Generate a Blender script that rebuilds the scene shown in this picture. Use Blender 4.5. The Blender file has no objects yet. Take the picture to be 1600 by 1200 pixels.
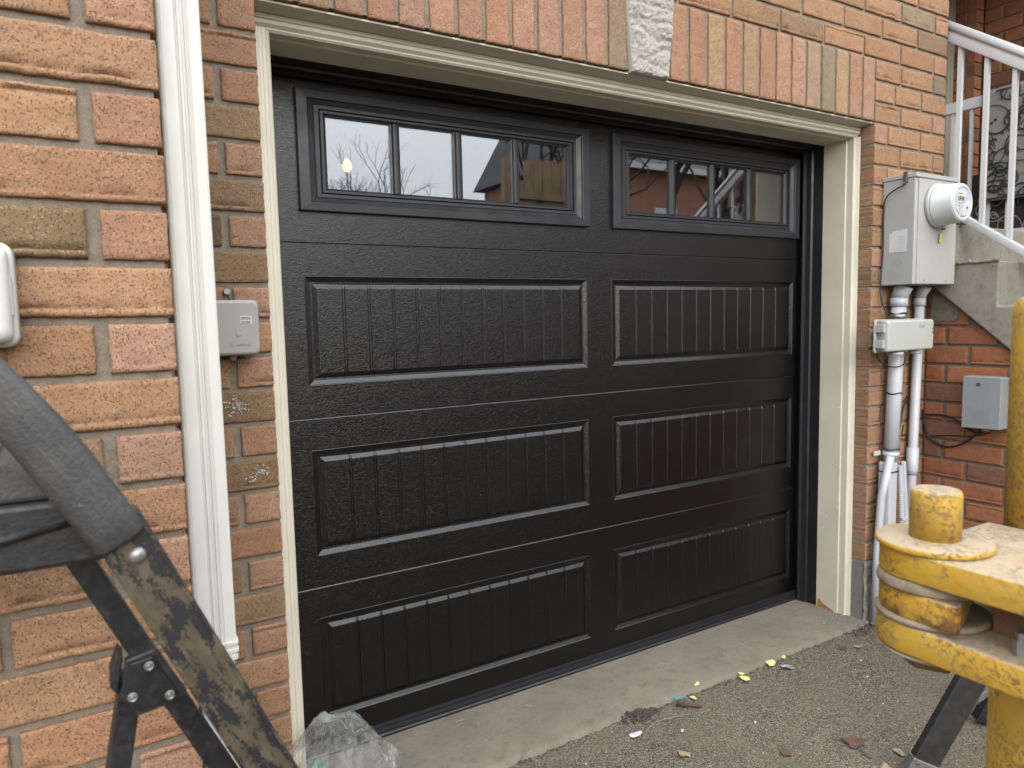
import bpy, bmesh, math, random
from mathutils import Vector, Matrix, noise
random.seed(7)
R = math.radians
C = bpy.context.scene.collection
SC = bpy.context.scene

# ------------------------------------------------------------------ camera
cam_d = bpy.data.cameras.new('camera')
cam = bpy.data.objects.new('camera', cam_d); C.objects.link(cam)
SC.camera = cam
cam_d.sensor_width = 36.0
cam_d.lens = 1113.126 / 1600 * 36
cam_d.clip_start = 0.02; cam_d.clip_end = 500
yaw, pitch, roll = 0.536471529, 0.0912674203, -0.0218758664
F = Vector((math.sin(yaw)*math.cos(pitch), math.cos(yaw)*math.cos(pitch), -math.sin(pitch)))
Rr = Vector((math.cos(yaw), -math.sin(yaw), 0)); U = Rr.cross(F)
cr, sr = math.cos(roll), math.sin(roll)
R2 = cr*Rr + sr*U; U2 = -sr*Rr + cr*U
m = Matrix.Identity(4)
for i in range(3):
    m[i][0] = R2[i]; m[i][1] = U2[i]; m[i][2] = -F[i]
m.translation = Vector((-0.574025864, -2.17673705, 1.35853453))
cam.matrix_world = m
cam_d.dof.use_dof = True
cam_d.dof.focus_distance = 2.3
cam_d.dof.aperture_fstop = 6.0

# ------------------------------------------------------------------ light
SUN_EL, SUN_AZ = 22.0, 196.0            # azimuth clockwise from +Y (the wall looks to -Y)
world = bpy.data.worlds.new('World'); SC.world = world
world.use_nodes = True
wn = world.node_tree.nodes; wl = world.node_tree.links
for n in list(wn): wn.remove(n)
wo = wn.new('ShaderNodeOutputWorld'); bg = wn.new('ShaderNodeBackground')
sky = wn.new('ShaderNodeTexSky'); sky.sky_type = 'NISHITA'; sky.sun_disc = False
sky.sun_elevation = R(SUN_EL); sky.sun_rotation = R(SUN_AZ)
sky.air_density = 1.0; sky.dust_density = 2.0; sky.ozone_density = 1.0
tc = wn.new('ShaderNodeTexCoord'); mp = wn.new('ShaderNodeMapping'); mp.inputs['Scale'].default_value = (1, 1, 2.2)
nz = wn.new('ShaderNodeTexNoise'); nz.inputs['Scale'].default_value = 1.6; nz.inputs['Detail'].default_value = 7
rp = wn.new('ShaderNodeValToRGB')
rp.color_ramp.elements[0].position = .36; rp.color_ramp.elements[0].color = (.72, .72, .72, 1)
rp.color_ramp.elements[1].position = .66; rp.color_ramp.elements[1].color = (.97, .97, .97, 1)
mx = wn.new('ShaderNodeMixRGB'); mx.inputs['Color2'].default_value = (11.5, 11.9, 12.4, 1)     # thin bright overcast
wl.new(tc.outputs['Generated'], mp.inputs['Vector']); wl.new(mp.outputs['Vector'], nz.inputs['Vector'])
wl.new(nz.outputs['Fac'], rp.inputs['Fac']); wl.new(rp.outputs['Color'], mx.inputs['Fac'])
sx_ = wn.new('ShaderNodeSeparateXYZ'); wl.new(tc.outputs['Generated'], sx_.inputs[0])
gr_ = wn.new('ShaderNodeMapRange'); gr_.inputs['From Min'].default_value = 0; gr_.inputs['From Max'].default_value = 1     # overcast sky: zenith about three times the horizon
gr_.inputs['To Min'].default_value = .62; gr_.inputs['To Max'].default_value = 1.86; wl.new(sx_.outputs['Z'], gr_.inputs['Value'])
mg = wn.new('ShaderNodeMixRGB'); mg.blend_type = 'MULTIPLY'; mg.inputs['Fac'].default_value = 1
wl.new(sky.outputs['Color'], mx.inputs['Color1']); wl.new(mx.outputs['Color'], mg.inputs['Color1']); wl.new(gr_.outputs[0], mg.inputs['Color2']); wl.new(mg.outputs['Color'], bg.inputs['Color'])
bg.inputs['Strength'].default_value = 0.12
wl.new(bg.outputs['Background'], wo.inputs['Surface'])
sun_d = bpy.data.lights.new('sun', 'SUN'); sun = bpy.data.objects.new('sun', sun_d); C.objects.link(sun)
sun_d.energy = 1.0; sun_d.angle = R(45); sun_d.color = (1, .96, .9)
sd = Vector((math.sin(R(SUN_AZ))*math.cos(R(SUN_EL)), math.cos(R(SUN_AZ))*math.cos(R(SUN_EL)), math.sin(R(SUN_EL))))
sun.rotation_euler = sd.to_track_quat('Z', 'Y').to_euler(); sun.location = (0, -6, 12)
SC.view_settings.view_transform = 'Standard'; SC.view_settings.look = 'None'
SC.view_settings.gamma = 1; SC.view_settings.use_curve_mapping = False
SC.view_settings.exposure = 1.2

# ------------------------------------------------------------------ materials
def nodes_of(name):
    mt = bpy.data.materials.new(name); mt.use_nodes = True
    nt = mt.node_tree
    for n in list(nt.nodes): nt.nodes.remove(n)
    o = nt.nodes.new('ShaderNodeOutputMaterial'); p = nt.nodes.new('ShaderNodeBsdfPrincipled')
    nt.links.new(p.outputs[0], o.inputs[0])
    return mt, nt, p, o
class N:
    """tiny node helper"""
    def __init__(s, nt): s.nt = nt
    def new(s, t, **kw):
        n = s.nt.nodes.new(t)
        for k, v in kw.items(): setattr(n, k, v)
        return n
    def link(s, a, b): s.nt.links.new(a, b)
    def pos(s, sc=(1, 1, 1), obj=False):
        if obj: g = s.new('ShaderNodeTexCoord').outputs['Object']
        else: g = s.new('ShaderNodeNewGeometry').outputs['Position']
        mpn = s.new('ShaderNodeMapping'); mpn.inputs['Scale'].default_value = sc
        s.link(g, mpn.inputs['Vector']); return mpn.outputs['Vector']
    def noise(s, vec, scale, detail=3, rough=.5, dist=0):
        n = s.new('ShaderNodeTexNoise'); n.inputs['Scale'].default_value = scale
        n.inputs['Detail'].default_value = detail; n.inputs['Roughness'].default_value = rough
        n.inputs['Distortion'].default_value = dist
        s.link(vec, n.inputs['Vector']); return n.outputs['Fac']
    def vor(s, vec, scale, out='Distance', feat='F1'):
        n = s.new('ShaderNodeTexVoronoi', feature=feat); n.inputs['Scale'].default_value = scale
        s.link(vec, n.inputs['Vector']); return n.outputs[out]
    def ramp(s, fac, stops, interp='LINEAR'):
        r = s.new('ShaderNodeValToRGB'); r.color_ramp.interpolation = interp
        e = r.color_ramp.elements
        while len(e) < len(stops): e.new(.5)
        for el, (p, c) in zip(e, stops):
            el.position = p
            el.color = (c, c, c, 1) if isinstance(c, (int, float)) else (*c, 1)
        s.link(fac, r.inputs['Fac']); return r.outputs['Color']
    def mix(s, fac, a, b, mode='MIX'):
        x = s.new('ShaderNodeMixRGB', blend_type=mode)
        for sock, v in ((x.inputs['Fac'], fac), (x.inputs['Color1'], a), (x.inputs['Color2'], b)):
            if isinstance(v, (int, float)): sock.default_value = v if sock.name == 'Fac' else (v, v, v, 1)
            elif isinstance(v, tuple): sock.default_value = (*v, 1)
            else: s.link(v, sock)
        return x.outputs['Color']
    def math(s, op, a, b=0.0, clamp=False):
        x = s.new('ShaderNodeMath', operation=op, use_clamp=clamp)
        for sock, v in zip(x.inputs, (a, b)):
            if isinstance(v, (int, float)): sock.default_value = v
            else: s.link(v, sock)
        return x.outputs[0]
    def bump(s, h, strength, dist, p, prev=None):
        b = s.new('ShaderNodeBump'); b.inputs['Strength'].default_value = strength; b.inputs['Distance'].default_value = dist
        s.link(h, b.inputs['Height'])
        if prev is not None: s.link(prev, b.inputs['Normal'])
        s.link(b.outputs['Normal'], p.inputs['Normal']); return b.outputs['Normal']

def m_plain(name, col, rough=.5, metal=0, var=.12, scale=14, bump=0, bscale=200, spec=.5, dirt=None, dirt_amt=.0):
    mt, nt, p, o = nodes_of(name); h = N(nt); v = h.pos()
    a = h.noise(v, scale, 5, .6)
    c = h.mix(h.ramp(a, [(.3, 1 - var), (.7, 1.0)]), (0, 0, 0), col, 'MIX') if False else h.mix(1.0, h.ramp(a, [(.3, 1 - var), (.7, 1.0)]), col, 'MULTIPLY')
    if dirt:
        d = h.ramp(h.noise(v, scale*1.7, 7, .7), [(.52, 0), (.72, dirt_amt)])
        c = h.mix(d, c, dirt)
    h.link(c, p.inputs['Base Color'])
    p.inputs['Metallic'].default_value = metal
    p.inputs['Specular IOR Level'].default_value = spec
    rr = h.ramp(h.noise(v, scale*2.3, 4), [(.3, max(rough-.08, .02)), (.7, min(rough+.1, 1))])
    h.link(rr, p.inputs['Roughness'])
    if bump: h.bump(h.noise(v, bscale, 3), 1, bump, p)
    return mt

def m_brick(name, tint=(1, 1, 1)):
    mt, nt, p, o = nodes_of(name); h = N(nt); v = h.pos()
    oi = h.new('ShaderNodeObjectInfo')
    sh = h.new('ShaderNodeVectorMath', operation='ADD'); h.link(v, sh.inputs[0])
    sc_ = h.new('ShaderNodeVectorMath', operation='SCALE'); sc_.inputs[0].default_value = (7.3, 3.1, 9.7); h.link(oi.outputs['Random'], sc_.inputs['Scale'])
    h.link(sc_.outputs[0], sh.inputs[1]); w = sh.outputs[0]
    base = h.mix(1.0, oi.outputs['Color'], tint, 'MULTIPLY')
    big = h.noise(w, 16, 4, .6)
    c = h.mix(h.ramp(big, [(.35, 0), (.68, .55)]), base, h.mix(1.0, base, (.78, .70, .66), 'MULTIPLY'))
    mid = h.noise(w, 55, 4, .65)
    c = h.mix(h.ramp(mid, [(.45, 0), (.75, .5)]), c, h.mix(1.0, base, (1.22, 1.14, 1.08), 'MULTIPLY'))
    # smoky flashing
    fl = h.ramp(h.noise(w, 9, 4, .65), [(.56, 0), (.78, .5)])
    c = h.mix(fl, c, (.17, .125, .085))
    # wire cut pits and pale specks
    st = h.new('ShaderNodeMapping'); st.inputs['Scale'].default_value = (1.0, 1.0, .55); h.link(w, st.inputs['Vector'])
    vp = h.new('ShaderNodeTexVoronoi'); vp.inputs['Scale'].default_value = 380; h.link(st.outputs['Vector'], vp.inputs['Vector'])
    sc3 = h.new('ShaderNodeSeparateColor'); h.link(vp.outputs['Color'], sc3.inputs[0])
    pit = h.math('MULTIPLY', h.ramp(vp.outputs['Distance'], [(.20, 1), (.40, 0)]), h.ramp(h.math('ADD', sc3.outputs[0], h.math('MULTIPLY', h.math('SUBTRACT', h.noise(w, 24, 3), .5), .9)), [(.44, 0), (.54, 1)]))
    c = h.mix(h.math('MULTIPLY', pit, .68), c, (.13, .075, .045))
    grain = h.noise(w, 900, 2, .6)
    c = h.mix(1.0, c, h.ramp(grain, [(.3, .82), (.7, 1.14)]), 'MULTIPLY')
    spk = h.ramp(h.vor(w, 210), [(.12, .8), (.24, 0)])
    spk = h.math('MULTIPLY', spk, h.ramp(h.noise(w, 30, 2), [(.38, 0), (.52, .9)]))
    c = h.mix(spk, c, (.70, .58, .43))
    lime = h.ramp(h.noise(w, 38, 6, .75), [(.68, 0), (.76, .55)])
    c = h.mix(lime, c, (.5, .46, .4))
    h.link(c, p.inputs['Base Color']); p.inputs['Roughness'].default_value = .92; p.inputs['Specular IOR Level'].default_value = .25
    hh = h.math('ADD', h.math('MULTIPLY', h.noise(w, 220, 4, .7), 1.0), h.math('MULTIPLY', pit, -1.1))
    b1 = h.bump(hh, 1, .0016, p)
    b2 = h.bump(h.noise(w, 60, 3), 1, .002, p, b1)
    h.bump(h.noise(w, 150, 5, .7), 1, .0018, p, b2)
    return mt

def m_mortar(name, col):
    mt, nt, p, o = nodes_of(name); h = N(nt); v = h.pos()
    a = h.noise(v, 40, 6, .7); g = h.noise(v, 600, 3, .7)
    c = h.mix(1.0, h.ramp(a, [(.3, .68), (.7, 1.1)]), col, 'MULTIPLY')
    c = h.mix(1.0, c, h.ramp(g, [(.3, .75), (.7, 1.2)]), 'MULTIPLY')
    c = h.mix(h.ramp(h.vor(v, 260), [(.1, .7), (.16, 0)]), c, (.1, .08, .06))
    h.link(c, p.inputs['Base Color']); p.inputs['Roughness'].default_value = .95; p.inputs['Specular IOR Level'].default_value = .2
    b = h.bump(h.math('ADD', a, g), 1, .0035, p)
    return mt

def m_concrete(name, col, dirt=(.17, .15, .11), amt=.6):
    mt, nt, p, o = nodes_of(name); h = N(nt); v = h.pos()
    a = h.noise(v, 5, 7, .65); g = h.noise(v, 420, 3, .7); q = h.noise(v, 24, 6, .7)
    c = h.mix(1.0, h.ramp(a, [(.3, .8), (.7, 1.08)]), col, 'MULTIPLY')
    c = h.mix(1.0, c, h.ramp(g, [(.25, .8), (.75, 1.15)]), 'MULTIPLY')
    c = h.mix(h.ramp(q, [(.5, 0), (.72, amt)]), c, dirt)
    c = h.mix(h.ramp(h.vor(v, 75), [(.05, .8), (.09, 0)]), c, (.45, .4, .32))
    pit = h.ramp(h.vor(v, 48), [(.045, 1), (.075, 0)])
    c = h.mix(h.math('MULTIPLY', pit, .65), c, (.08, .07, .055))
    h.link(c, p.inputs['Base Color']); p.inputs['Roughness'].default_value = .93; p.inputs['Specular IOR Level'].default_value = .25
    b = h.bump(h.math('SUBTRACT', h.math('ADD', h.math('MULTIPLY', q, .8), g), pit), 1, .005, p)
    return mt

def m_asphalt(name):
    mt, nt, p, o = nodes_of(name); h = N(nt); v = h.pos()
    wv = h.new('ShaderNodeTexVoronoi'); wv.inputs['Scale'].default_value = 270; h.link(v, wv.inputs['Vector'])
    bw = h.new('ShaderNodeRGBToBW'); h.link(wv.outputs['Color'], bw.inputs['Color'])
    agg = h.ramp(bw.outputs['Val'], [(.15, (.035, .031, .028)), (.40, (.14, .117, .09)), (.60, (.28, .232, .172)), (.82, (.42, .36, .27)), (.95, (.58, .52, .42))])
    silt = h.mix(1.0, h.ramp(h.noise(v, 500, 3, .7), [(.3, .8), (.7, 1.15)]), (.285, .238, .175), 'MULTIPLY')
    ms = h.ramp(h.noise(v, 4.5, 6, .68), [(.36, .08), (.62, .58)])
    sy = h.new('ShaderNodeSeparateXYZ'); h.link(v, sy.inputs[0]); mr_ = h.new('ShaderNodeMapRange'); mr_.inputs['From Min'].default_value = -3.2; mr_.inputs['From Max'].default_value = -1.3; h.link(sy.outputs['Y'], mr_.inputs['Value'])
    worn = h.mix(1.0, agg, (.40, .40, .42), 'MULTIPLY')  # asphalt darkened away from the door, in place of shade on the drive
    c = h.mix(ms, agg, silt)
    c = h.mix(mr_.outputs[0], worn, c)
    dk = h.ramp(h.noise(v, 9, 5, .7), [(.58, 0), (.78, .5)])
    c = h.mix(dk, c, (.065, .06, .055))
    fine = h.ramp(h.vor(v, 330), [(.2, .75), (.5, 1.12)])
    c = h.mix(1.0, c, fine, 'MULTIPLY')
    h.link(c, p.inputs['Base Color']); p.inputs['Roughness'].default_value = .92; p.inputs['Specular IOR Level'].default_value = .25
    hh = h.math('ADD', h.math('MULTIPLY', wv.outputs['Distance'], -1.0), h.math('MULTIPLY', h.noise(v, 35, 5, .7), 1.2))
    h.bump(hh, 1, .006, p)
    return mt

def m_doorskin(name):
    """factory black steel skin, embossed with a fine running grain"""
    mt, nt, p, o = nodes_of(name); h = N(nt)
    v = h.pos((1, 1, 2.6))
    dv = h.noise(v, 22, 3)
    a = h.noise(v, 104, 3, .6, 1.6)
    a = h.ramp(a, [(.36, 0), (.64, 1)])
    c = h.mix(1.0, h.ramp(dv, [(.3, .8), (.7, 1.15)]), (.0014, .0014, .0017), 'MULTIPLY')
    h.link(c, p.inputs['Base Color'])
    p.inputs['IOR'].default_value = 1.54; p.inputs['Specular IOR Level'].default_value = .5
    h.link(h.ramp(h.noise(h.pos(), 6, 5, .6), [(.3, .07), (.7, .11)]), p.inputs['Roughness'])
    h.bump(a, 1, .00028, p)
    return mt

def m_trim(name, col, rust=False):
    mt, nt, p, o = nodes_of(name); h = N(nt); v = h.pos()
    st = h.noise(h.pos((30, 30, 1.2)), 9, 4, .6)
    c = h.mix(1.0, h.ramp(h.noise(v, 6, 5, .6), [(.3, .9), (.7, 1.03)]), col, 'MULTIPLY')
    c = h.mix(h.ramp(st, [(.55, 0), (.8, .15)]), c, (.68, .62, .49))
    dots = h.ramp(h.vor(v, 60), [(.03, .6), (.05, 0)])
    c = h.mix(h.math('MULTIPLY', dots, h.ramp(h.noise(v, 11, 2), [(.5, 0), (.6, 1)])), c, (.24, .2, .14))
    h.link(c, p.inputs['Base Color']); p.inputs['Roughness'].default_value = .5; p.inputs['Specular IOR Level'].default_value = .35
    h.bump(h.noise(h.pos((60, 60, 3)), 8, 4), 1, .0008, p)
    return mt

def m_yellow(name, rusty=.5):
    mt, nt, p, o = nodes_of(name); h = N(nt); v = h.pos()
    c = h.mix(h.ramp(h.noise(v, 9, 5, .65), [(.35, 0), (.68, 1)]), (.62, .34, .02), (.58, .36, .06))
    g = h.math('MULTIPLY', h.ramp(h.noise(v, 120, 9, .8), [(.52, 0), (.58, .75)]), h.ramp(h.noise(v, 12, 4), [(.36, 0), (.52, 1)]))
    c = h.mix(g, c, (.24, .20, .135))
    r_ = h.ramp(h.noise(v, 15, 7, .72), [(.66 - .2*rusty, 0), (.80 - .2*rusty, .92)])
    c = h.mix(r_, c, h.mix(h.noise(v, 60, 4), (.30, .10, .012), (.09, .035, .012)))
    sc2 = h.ramp(h.noise(h.pos((1, 1, 4)), 60, 7, .8), [(.60, 0), (.66, .8)])
    c = h.mix(sc2, c, (.11, .09, .06))
    # dust that has settled on upward faces
    sx = h.new('ShaderNodeSeparateXYZ'); h.link(h.new('ShaderNodeNewGeometry').outputs['Normal'], sx.inputs[0])
    up = h.math('MULTIPLY', h.ramp(sx.outputs['Z'], [(.6, 0), (.9, 1)]), h.ramp(h.noise(v, 26, 5, .7), [(.28, .35), (.5, .92)]))
    c = h.mix(up, c, (.43, .35, .255))
    h.link(c, p.inputs['Base Color'])
    h.link(h.ramp(h.noise(v, 30, 4), [(.3, .42), (.7, .8)]), p.inputs['Roughness'])
    h.bump(h.math('SUBTRACT', h.noise(v, 70, 5, .7), h.math('MULTIPLY', g, .6)), 1, .0015, p)
    return mt

def m_chipped(name):
    """old step-ladder rail: black paint flaking off bronze-grey metal"""
    mt, nt, p, o = nodes_of(name); h = N(nt); v = h.pos()
    metal = h.mix(h.ramp(h.noise(v, 30, 6, .7), [(.35, 0), (.65, 1)]), (.105, .085, .055), (.20, .165, .115))
    rot = h.new('ShaderNodeMapping'); rot.inputs['Rotation'].default_value = (0, R(27), 0); h.link(h.pos(), rot.inputs['Vector'])
    stv = h.new('ShaderNodeMapping'); stv.inputs['Scale'].default_value = (1.3, 1, .35); h.link(rot.outputs['Vector'], stv.inputs['Vector'])
    big = h.noise(stv.outputs['Vector'], 70, 4, .6); ed = h.noise(v, 230, 6, .8)
    mk = h.ramp(h.math('ADD', big, h.math('MULTIPLY', h.math('SUBTRACT', ed, .5), .75)), [(.49, 0), (.51, 1)])
    c = h.mix(mk, metal, (.009, .009, .013))
    h.link(c, p.inputs['Base Color'])
    h.link(h.mix(mk, .42, .55), p.inputs['Roughness']); h.link(h.mix(mk, .45, 0.0), p.inputs['Metallic'])
    h.bump(h.math('ADD', mk, h.math('MULTIPLY', h.noise(v, 300, 3), .3)), 1, .0006, p)
    return mt

def m_rubber(name, col=(.032, .032, .034)):
    mt, nt, p, o = nodes_of(name); h = N(nt); v = h.pos()
    rot = h.new('ShaderNodeMapping'); rot.inputs['Rotation'].default_value = (0, R(35), 0); h.link(v, rot.inputs['Vector'])
    st = h.new('ShaderNodeMapping'); st.inputs['Scale'].default_value = (14, 8, 1); h.link(rot.outputs['Vector'], st.inputs['Vector'])
    sc2 = h.noise(st.outputs['Vector'], 14, 5, .75)
    c = h.mix(h.ramp(h.noise(v, 11, 6, .7), [(.35, 0), (.7, 1)]), col, (.080, .078, .075))
    c = h.mix(h.ramp(sc2, [(.52, 0), (.75, .6)]), c, (.13, .122, .105))
    c = h.mix(h.ramp(h.noise(v, 90, 6, .8), [(.64, 0), (.72, .5)]), c, (.3, .28, .24))
    h.link(c, p.inputs['Base Color']); p.inputs['Roughness'].default_value = .62
    h.bump(h.math('ADD', sc2, h.noise(v, 260, 4)), 1, .0012, p)
    return mt

def m_glass(name):
    mt, nt, p, o = nodes_of(name); h = N(nt); nt.nodes.remove(p)
    t = h.new('ShaderNodeBsdfTransparent'); t.inputs['Color'].default_value = (.86, .88, .87, 1)
    g = h.new('ShaderNodeBsdfGlossy'); g.inputs['Roughness'].default_value = 0.0; g.inputs['Color'].default_value = (.95, .97, 1, 1)
    ge = h.new('ShaderNodeNewGeometry'); dt = h.new('ShaderNodeVectorMath', operation='DOT_PRODUCT')
    h.link(ge.outputs['Normal'], dt.inputs[0]); h.link(ge.outputs['Incoming'], dt.inputs[1])
    k = h.math('POWER', h.math('SUBTRACT', 1.0, h.math('ABSOLUTE', dt.outputs['Value'])), 5.0)
    fac = h.math('ADD', .15, h.math('MULTIPLY', k, .85))          # coated double glazing
    b = h.new('ShaderNodeBump'); b.inputs['Strength'].default_value = .03; b.inputs['Distance'].default_value = .001
    h.link(h.noise(h.pos(), 5, 1), b.inputs['Height']); h.link(b.outputs[0], g.inputs['Normal'])
    mx = h.new('ShaderNodeMixShader'); h.link(fac, mx.inputs[0]); h.link(t.outputs[0], mx.inputs[1]); h.link(g.outputs[0], mx.inputs[2])
    h.link(mx.outputs[0], o.inputs[0]); return mt

def m_bag(name):
    mt, nt, p, o = nodes_of(name); h = N(nt); nt.nodes.remove(p)
    t = h.new('ShaderNodeBsdfTransparent'); t.inputs['Color'].default_value = (.95, .96, .96, 1)
    g = h.new('ShaderNodeBsdfGlossy'); g.inputs['Roughness'].default_value = .11; g.inputs['Color'].default_value = (.95, .95, .95, 1)
    d = h.new('ShaderNodeBsdfTranslucent'); d.inputs['Color'].default_value = (.75, .77, .76, 1)
    df = h.new('ShaderNodeBsdfDiffuse'); df.inputs['Color'].default_value = (.72, .73, .72, 1)
    lw = h.new('ShaderNodeLayerWeight'); lw.inputs['Blend'].default_value = .45
    m1 = h.new('ShaderNodeMixShader'); h.link(h.ramp(lw.outputs['Facing'], [(.2, .04), (1, .62)]), m1.inputs[0]); h.link(t.outputs[0], m1.inputs[1]); h.link(g.outputs[0], m1.inputs[2])
    m0 = h.new('ShaderNodeMixShader'); m0.inputs[0].default_value = .5; h.link(d.outputs[0], m0.inputs[1]); h.link(df.outputs[0], m0.inputs[2])
    m2 = h.new('ShaderNodeMixShader'); h.link(h.ramp(h.noise(h.pos(), 25, 6, .7), [(.46, .05), (.74, .30)]), m2.inputs[0]); h.link(m1.outputs[0], m2.inputs[1]); h.link(m0.outputs[0], m2.inputs[2])
    b = h.new('ShaderNodeBump'); b.inputs['Strength'].default_value = 1; b.inputs['Distance'].default_value = .008
    h.link(h.noise(h.pos(), 45, 5, .65, .8), b.inputs['Height'])
    for s_ in (g, df, d): h.link(b.outputs[0], s_.inputs['Normal'])
    h.link(m2.outputs[0], o.inputs[0]); return mt

def m_emit(name, col, s):
    mt, nt, p, o = nodes_of(name)
    p.inputs['Base Color'].default_value = (*col, 1); p.inputs['Emission Color'].default_value = (*col, 1); p.inputs['Emission Strength'].default_value = s
    return mt

def m_gravel(name):
    mt, nt, p, o = nodes_of(name); h = N(nt)
    r_ = h.new('ShaderNodeNewGeometry').outputs['Random Per Island']
    h.link(h.ramp(r_, [(0, (.045, .04, .035)), (.35, (.13, .112, .088)), (.7, (.28, .235, .175)), (.9, (.44, .39, .30)), (1, (.65, .61, .52))]), p.inputs['Base Color'])
    p.inputs['Roughness'].default_value = .9; return mt

M = dict(
    brick=m_brick('weathered_brick'), brick_shade=m_brick('porch_brick', (.92, .80, .74)),  # brick_shade: redder porch brick with shade put into its tint
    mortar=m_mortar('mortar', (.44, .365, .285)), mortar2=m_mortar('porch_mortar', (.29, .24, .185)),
    stone=m_concrete('keystone_limestone', (.62, .585, .52), (.42, .385, .31), .5),
    concrete=m_concrete('apron_concrete', (.36, .31, .245), (.21, .172, .126), .7),
    stairc=m_concrete('stair_concrete', (.42, .39, .32), (.22, .19, .12), .8),
    parge=m_concrete('parging', (.36, .345, .31), (.2, .18, .13), .6),
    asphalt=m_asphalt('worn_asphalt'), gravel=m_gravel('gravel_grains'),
    door=m_doorskin('black_door_skin'), frame=m_plain('black_window_frame', (.0165, .0172, .021), .42, var=.2, scale=8, bump=.0004, bscale=90),
    stop=m_plain('black_vinyl', (.010, .010, .012), .38, var=.25, scale=12), rubber_seal=m_plain('seal_rubber', (.008, .008, .011), .45, var=.3, scale=20),
    trim=m_trim('beige_trim', (.83, .765, .62)), white=m_plain('white_aluminium', (.73, .725, .67), .38, var=.06, scale=5, dirt=(.58, .56, .5), dirt_amt=.2),
    rail=m_plain('white_rail_paint', (.74, .745, .755), .35, var=.05, scale=5), glass=m_glass('coated_glass'),
    meter=m_plain('grey_enamel', (.50, .50, .47), .42, var=.06, scale=5, dirt=(.33, .31, .27), dirt_amt=.2), meter_white=m_plain('meter_plastic', (.70, .71, .72), .25, var=.04, scale=5),
    pvc=m_plain('grey_pvc', (.63, .645, .68), .4, var=.06, scale=8, dirt=(.5, .49, .46), dirt_amt=.1), box_light=m_plain('box_plastic', (.52, .53, .48), .5, var=.06, scale=6),
    neptune=m_plain('taupe_plastic', (.43, .41, .385), .42, var=.06, scale=9), greybox=m_plain('grey_box', (.34, .36, .365), .5, var=.08, scale=9, dirt=(.25, .24, .2), dirt_amt=.2),
    wire=m_plain('black_cable', (.007, .007, .0075), .5), sticker=m_plain('paper_sticker', (.78, .78, .8), .6, var=.05), ink=m_plain('print_ink', (.06, .06, .07), .6),
    steel=m_plain('galvanised_steel', (.45, .44, .42), .4, metal=.8, var=.2, scale=40), dark_steel=m_plain('dark_steel', (.12, .12, .12), .5, metal=.6, var=.2, scale=40),
    tag=m_plain('green_tag', (.5, .75, .08), .5), lens=m_plain('meter_lens', (.38, .42, .47), .08, var=.1), lcd=m_plain('meter_display', (.22, .25, .22), .3),
    yellow=m_yellow('chipped_yellow', .25), yellow_rust=m_yellow('rusty_yellow', 1.15), chipped=m_chipped('flaking_rail'), grip=m_rubber('scuffed_rubber'),
    blackmetal=m_plain('black_bar', (.008, .008, .010), .42, var=.3, scale=30, dirt=(.12, .11, .1), dirt_amt=.18), plastic=m_plain('black_plastic', (.010, .010, .011), .5, var=.3, scale=25, dirt=(.06, .056, .05), dirt_amt=.5, bump=.0006, bscale=240),
    tread=m_rubber('dusty_plastic', (.07, .068, .062)),
    fibre=m_plain('dark_fibreglass', (.018, .018, .019), .5, var=.25, scale=20, dirt=(.09, .085, .08), dirt_amt=.25), alu=m_plain('dull_aluminium', (.40, .40, .39), .42, metal=.7, var=.25, scale=30),
    washer=m_plain('grimy_washer', (.40, .31, .20), .7, var=.5, scale=26, dirt=(.10, .065, .035), dirt_amt=.9, bump=.0008, bscale=140),
    rust=m_plain('rust', (.12, .055, .02), .85, var=.5, scale=50, bump=.001, bscale=180),
    taupe=m_plain('taupe_door_paint', (.36, .34, .27), .5, var=.06, scale=6), mat=m_plain('grey_mat', (.33, .315, .285), .9, var=.3, scale=120), swirl=m_plain('black_swirl', (.018, .018, .02), .7),
    matdark=m_plain('dark_mat', (.045, .03, .03), .8), swirlw=m_plain('pale_swirl', (.4, .38, .37), .7),
    drywall=m_plain('drywall', (.34, .33, .30), .9, var=.08, scale=3), bag=m_bag('clear_plastic_film'), greenp=m_plain('green_wrapper', (.16, .42, .24), .5, var=.3, scale=30),
    bulb=m_emit('lit_bulb', (1, .58, .12), 1.5), leaf_y=m_plain('yellow_paper', (.98, .93, .36), .7, var=.15, scale=90), leaf_b=m_plain('dead_leaf', (.17, .095, .06), .8, var=.4, scale=120, bump=.001, bscale=240),
    leaf_t=m_plain('tan_leaf', (.45, .33, .19), .8, var=.3, scale=120), paper=m_plain('white_paper', (.76, .77, .82), .7, var=.06, scale=60), twig=m_plain('twig', (.13, .085, .055), .9, var=.4, scale=150),
    blue=m_plain('blue_thread', (.2, .5, .58), .6), foil=m_plain('silver_foil', (.55, .55, .6), .3, metal=.5, var=.3, scale=90, bump=.002, bscale=120),
    bark=m_plain('bare_bark', (.07, .055, .045), .9, var=.4, scale=20), wood=m_plain('fence_wood', (.26, .175, .10), .85, var=.45, scale=5), roof=m_plain('roof_shingle', (.22, .22, .23), .9, var=.4, scale=3),
    farbrick=m_plain('far_brick', (.31, .145, .09), .9, var=.35, scale=2.5), chalk=m_plain('chalk', (.68, .66, .62), .95), dirtm=m_plain('dirt_crumbs', (.10, .085, .065), .95, var=.5, scale=90, bump=.004, bscale=160),
)

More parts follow.
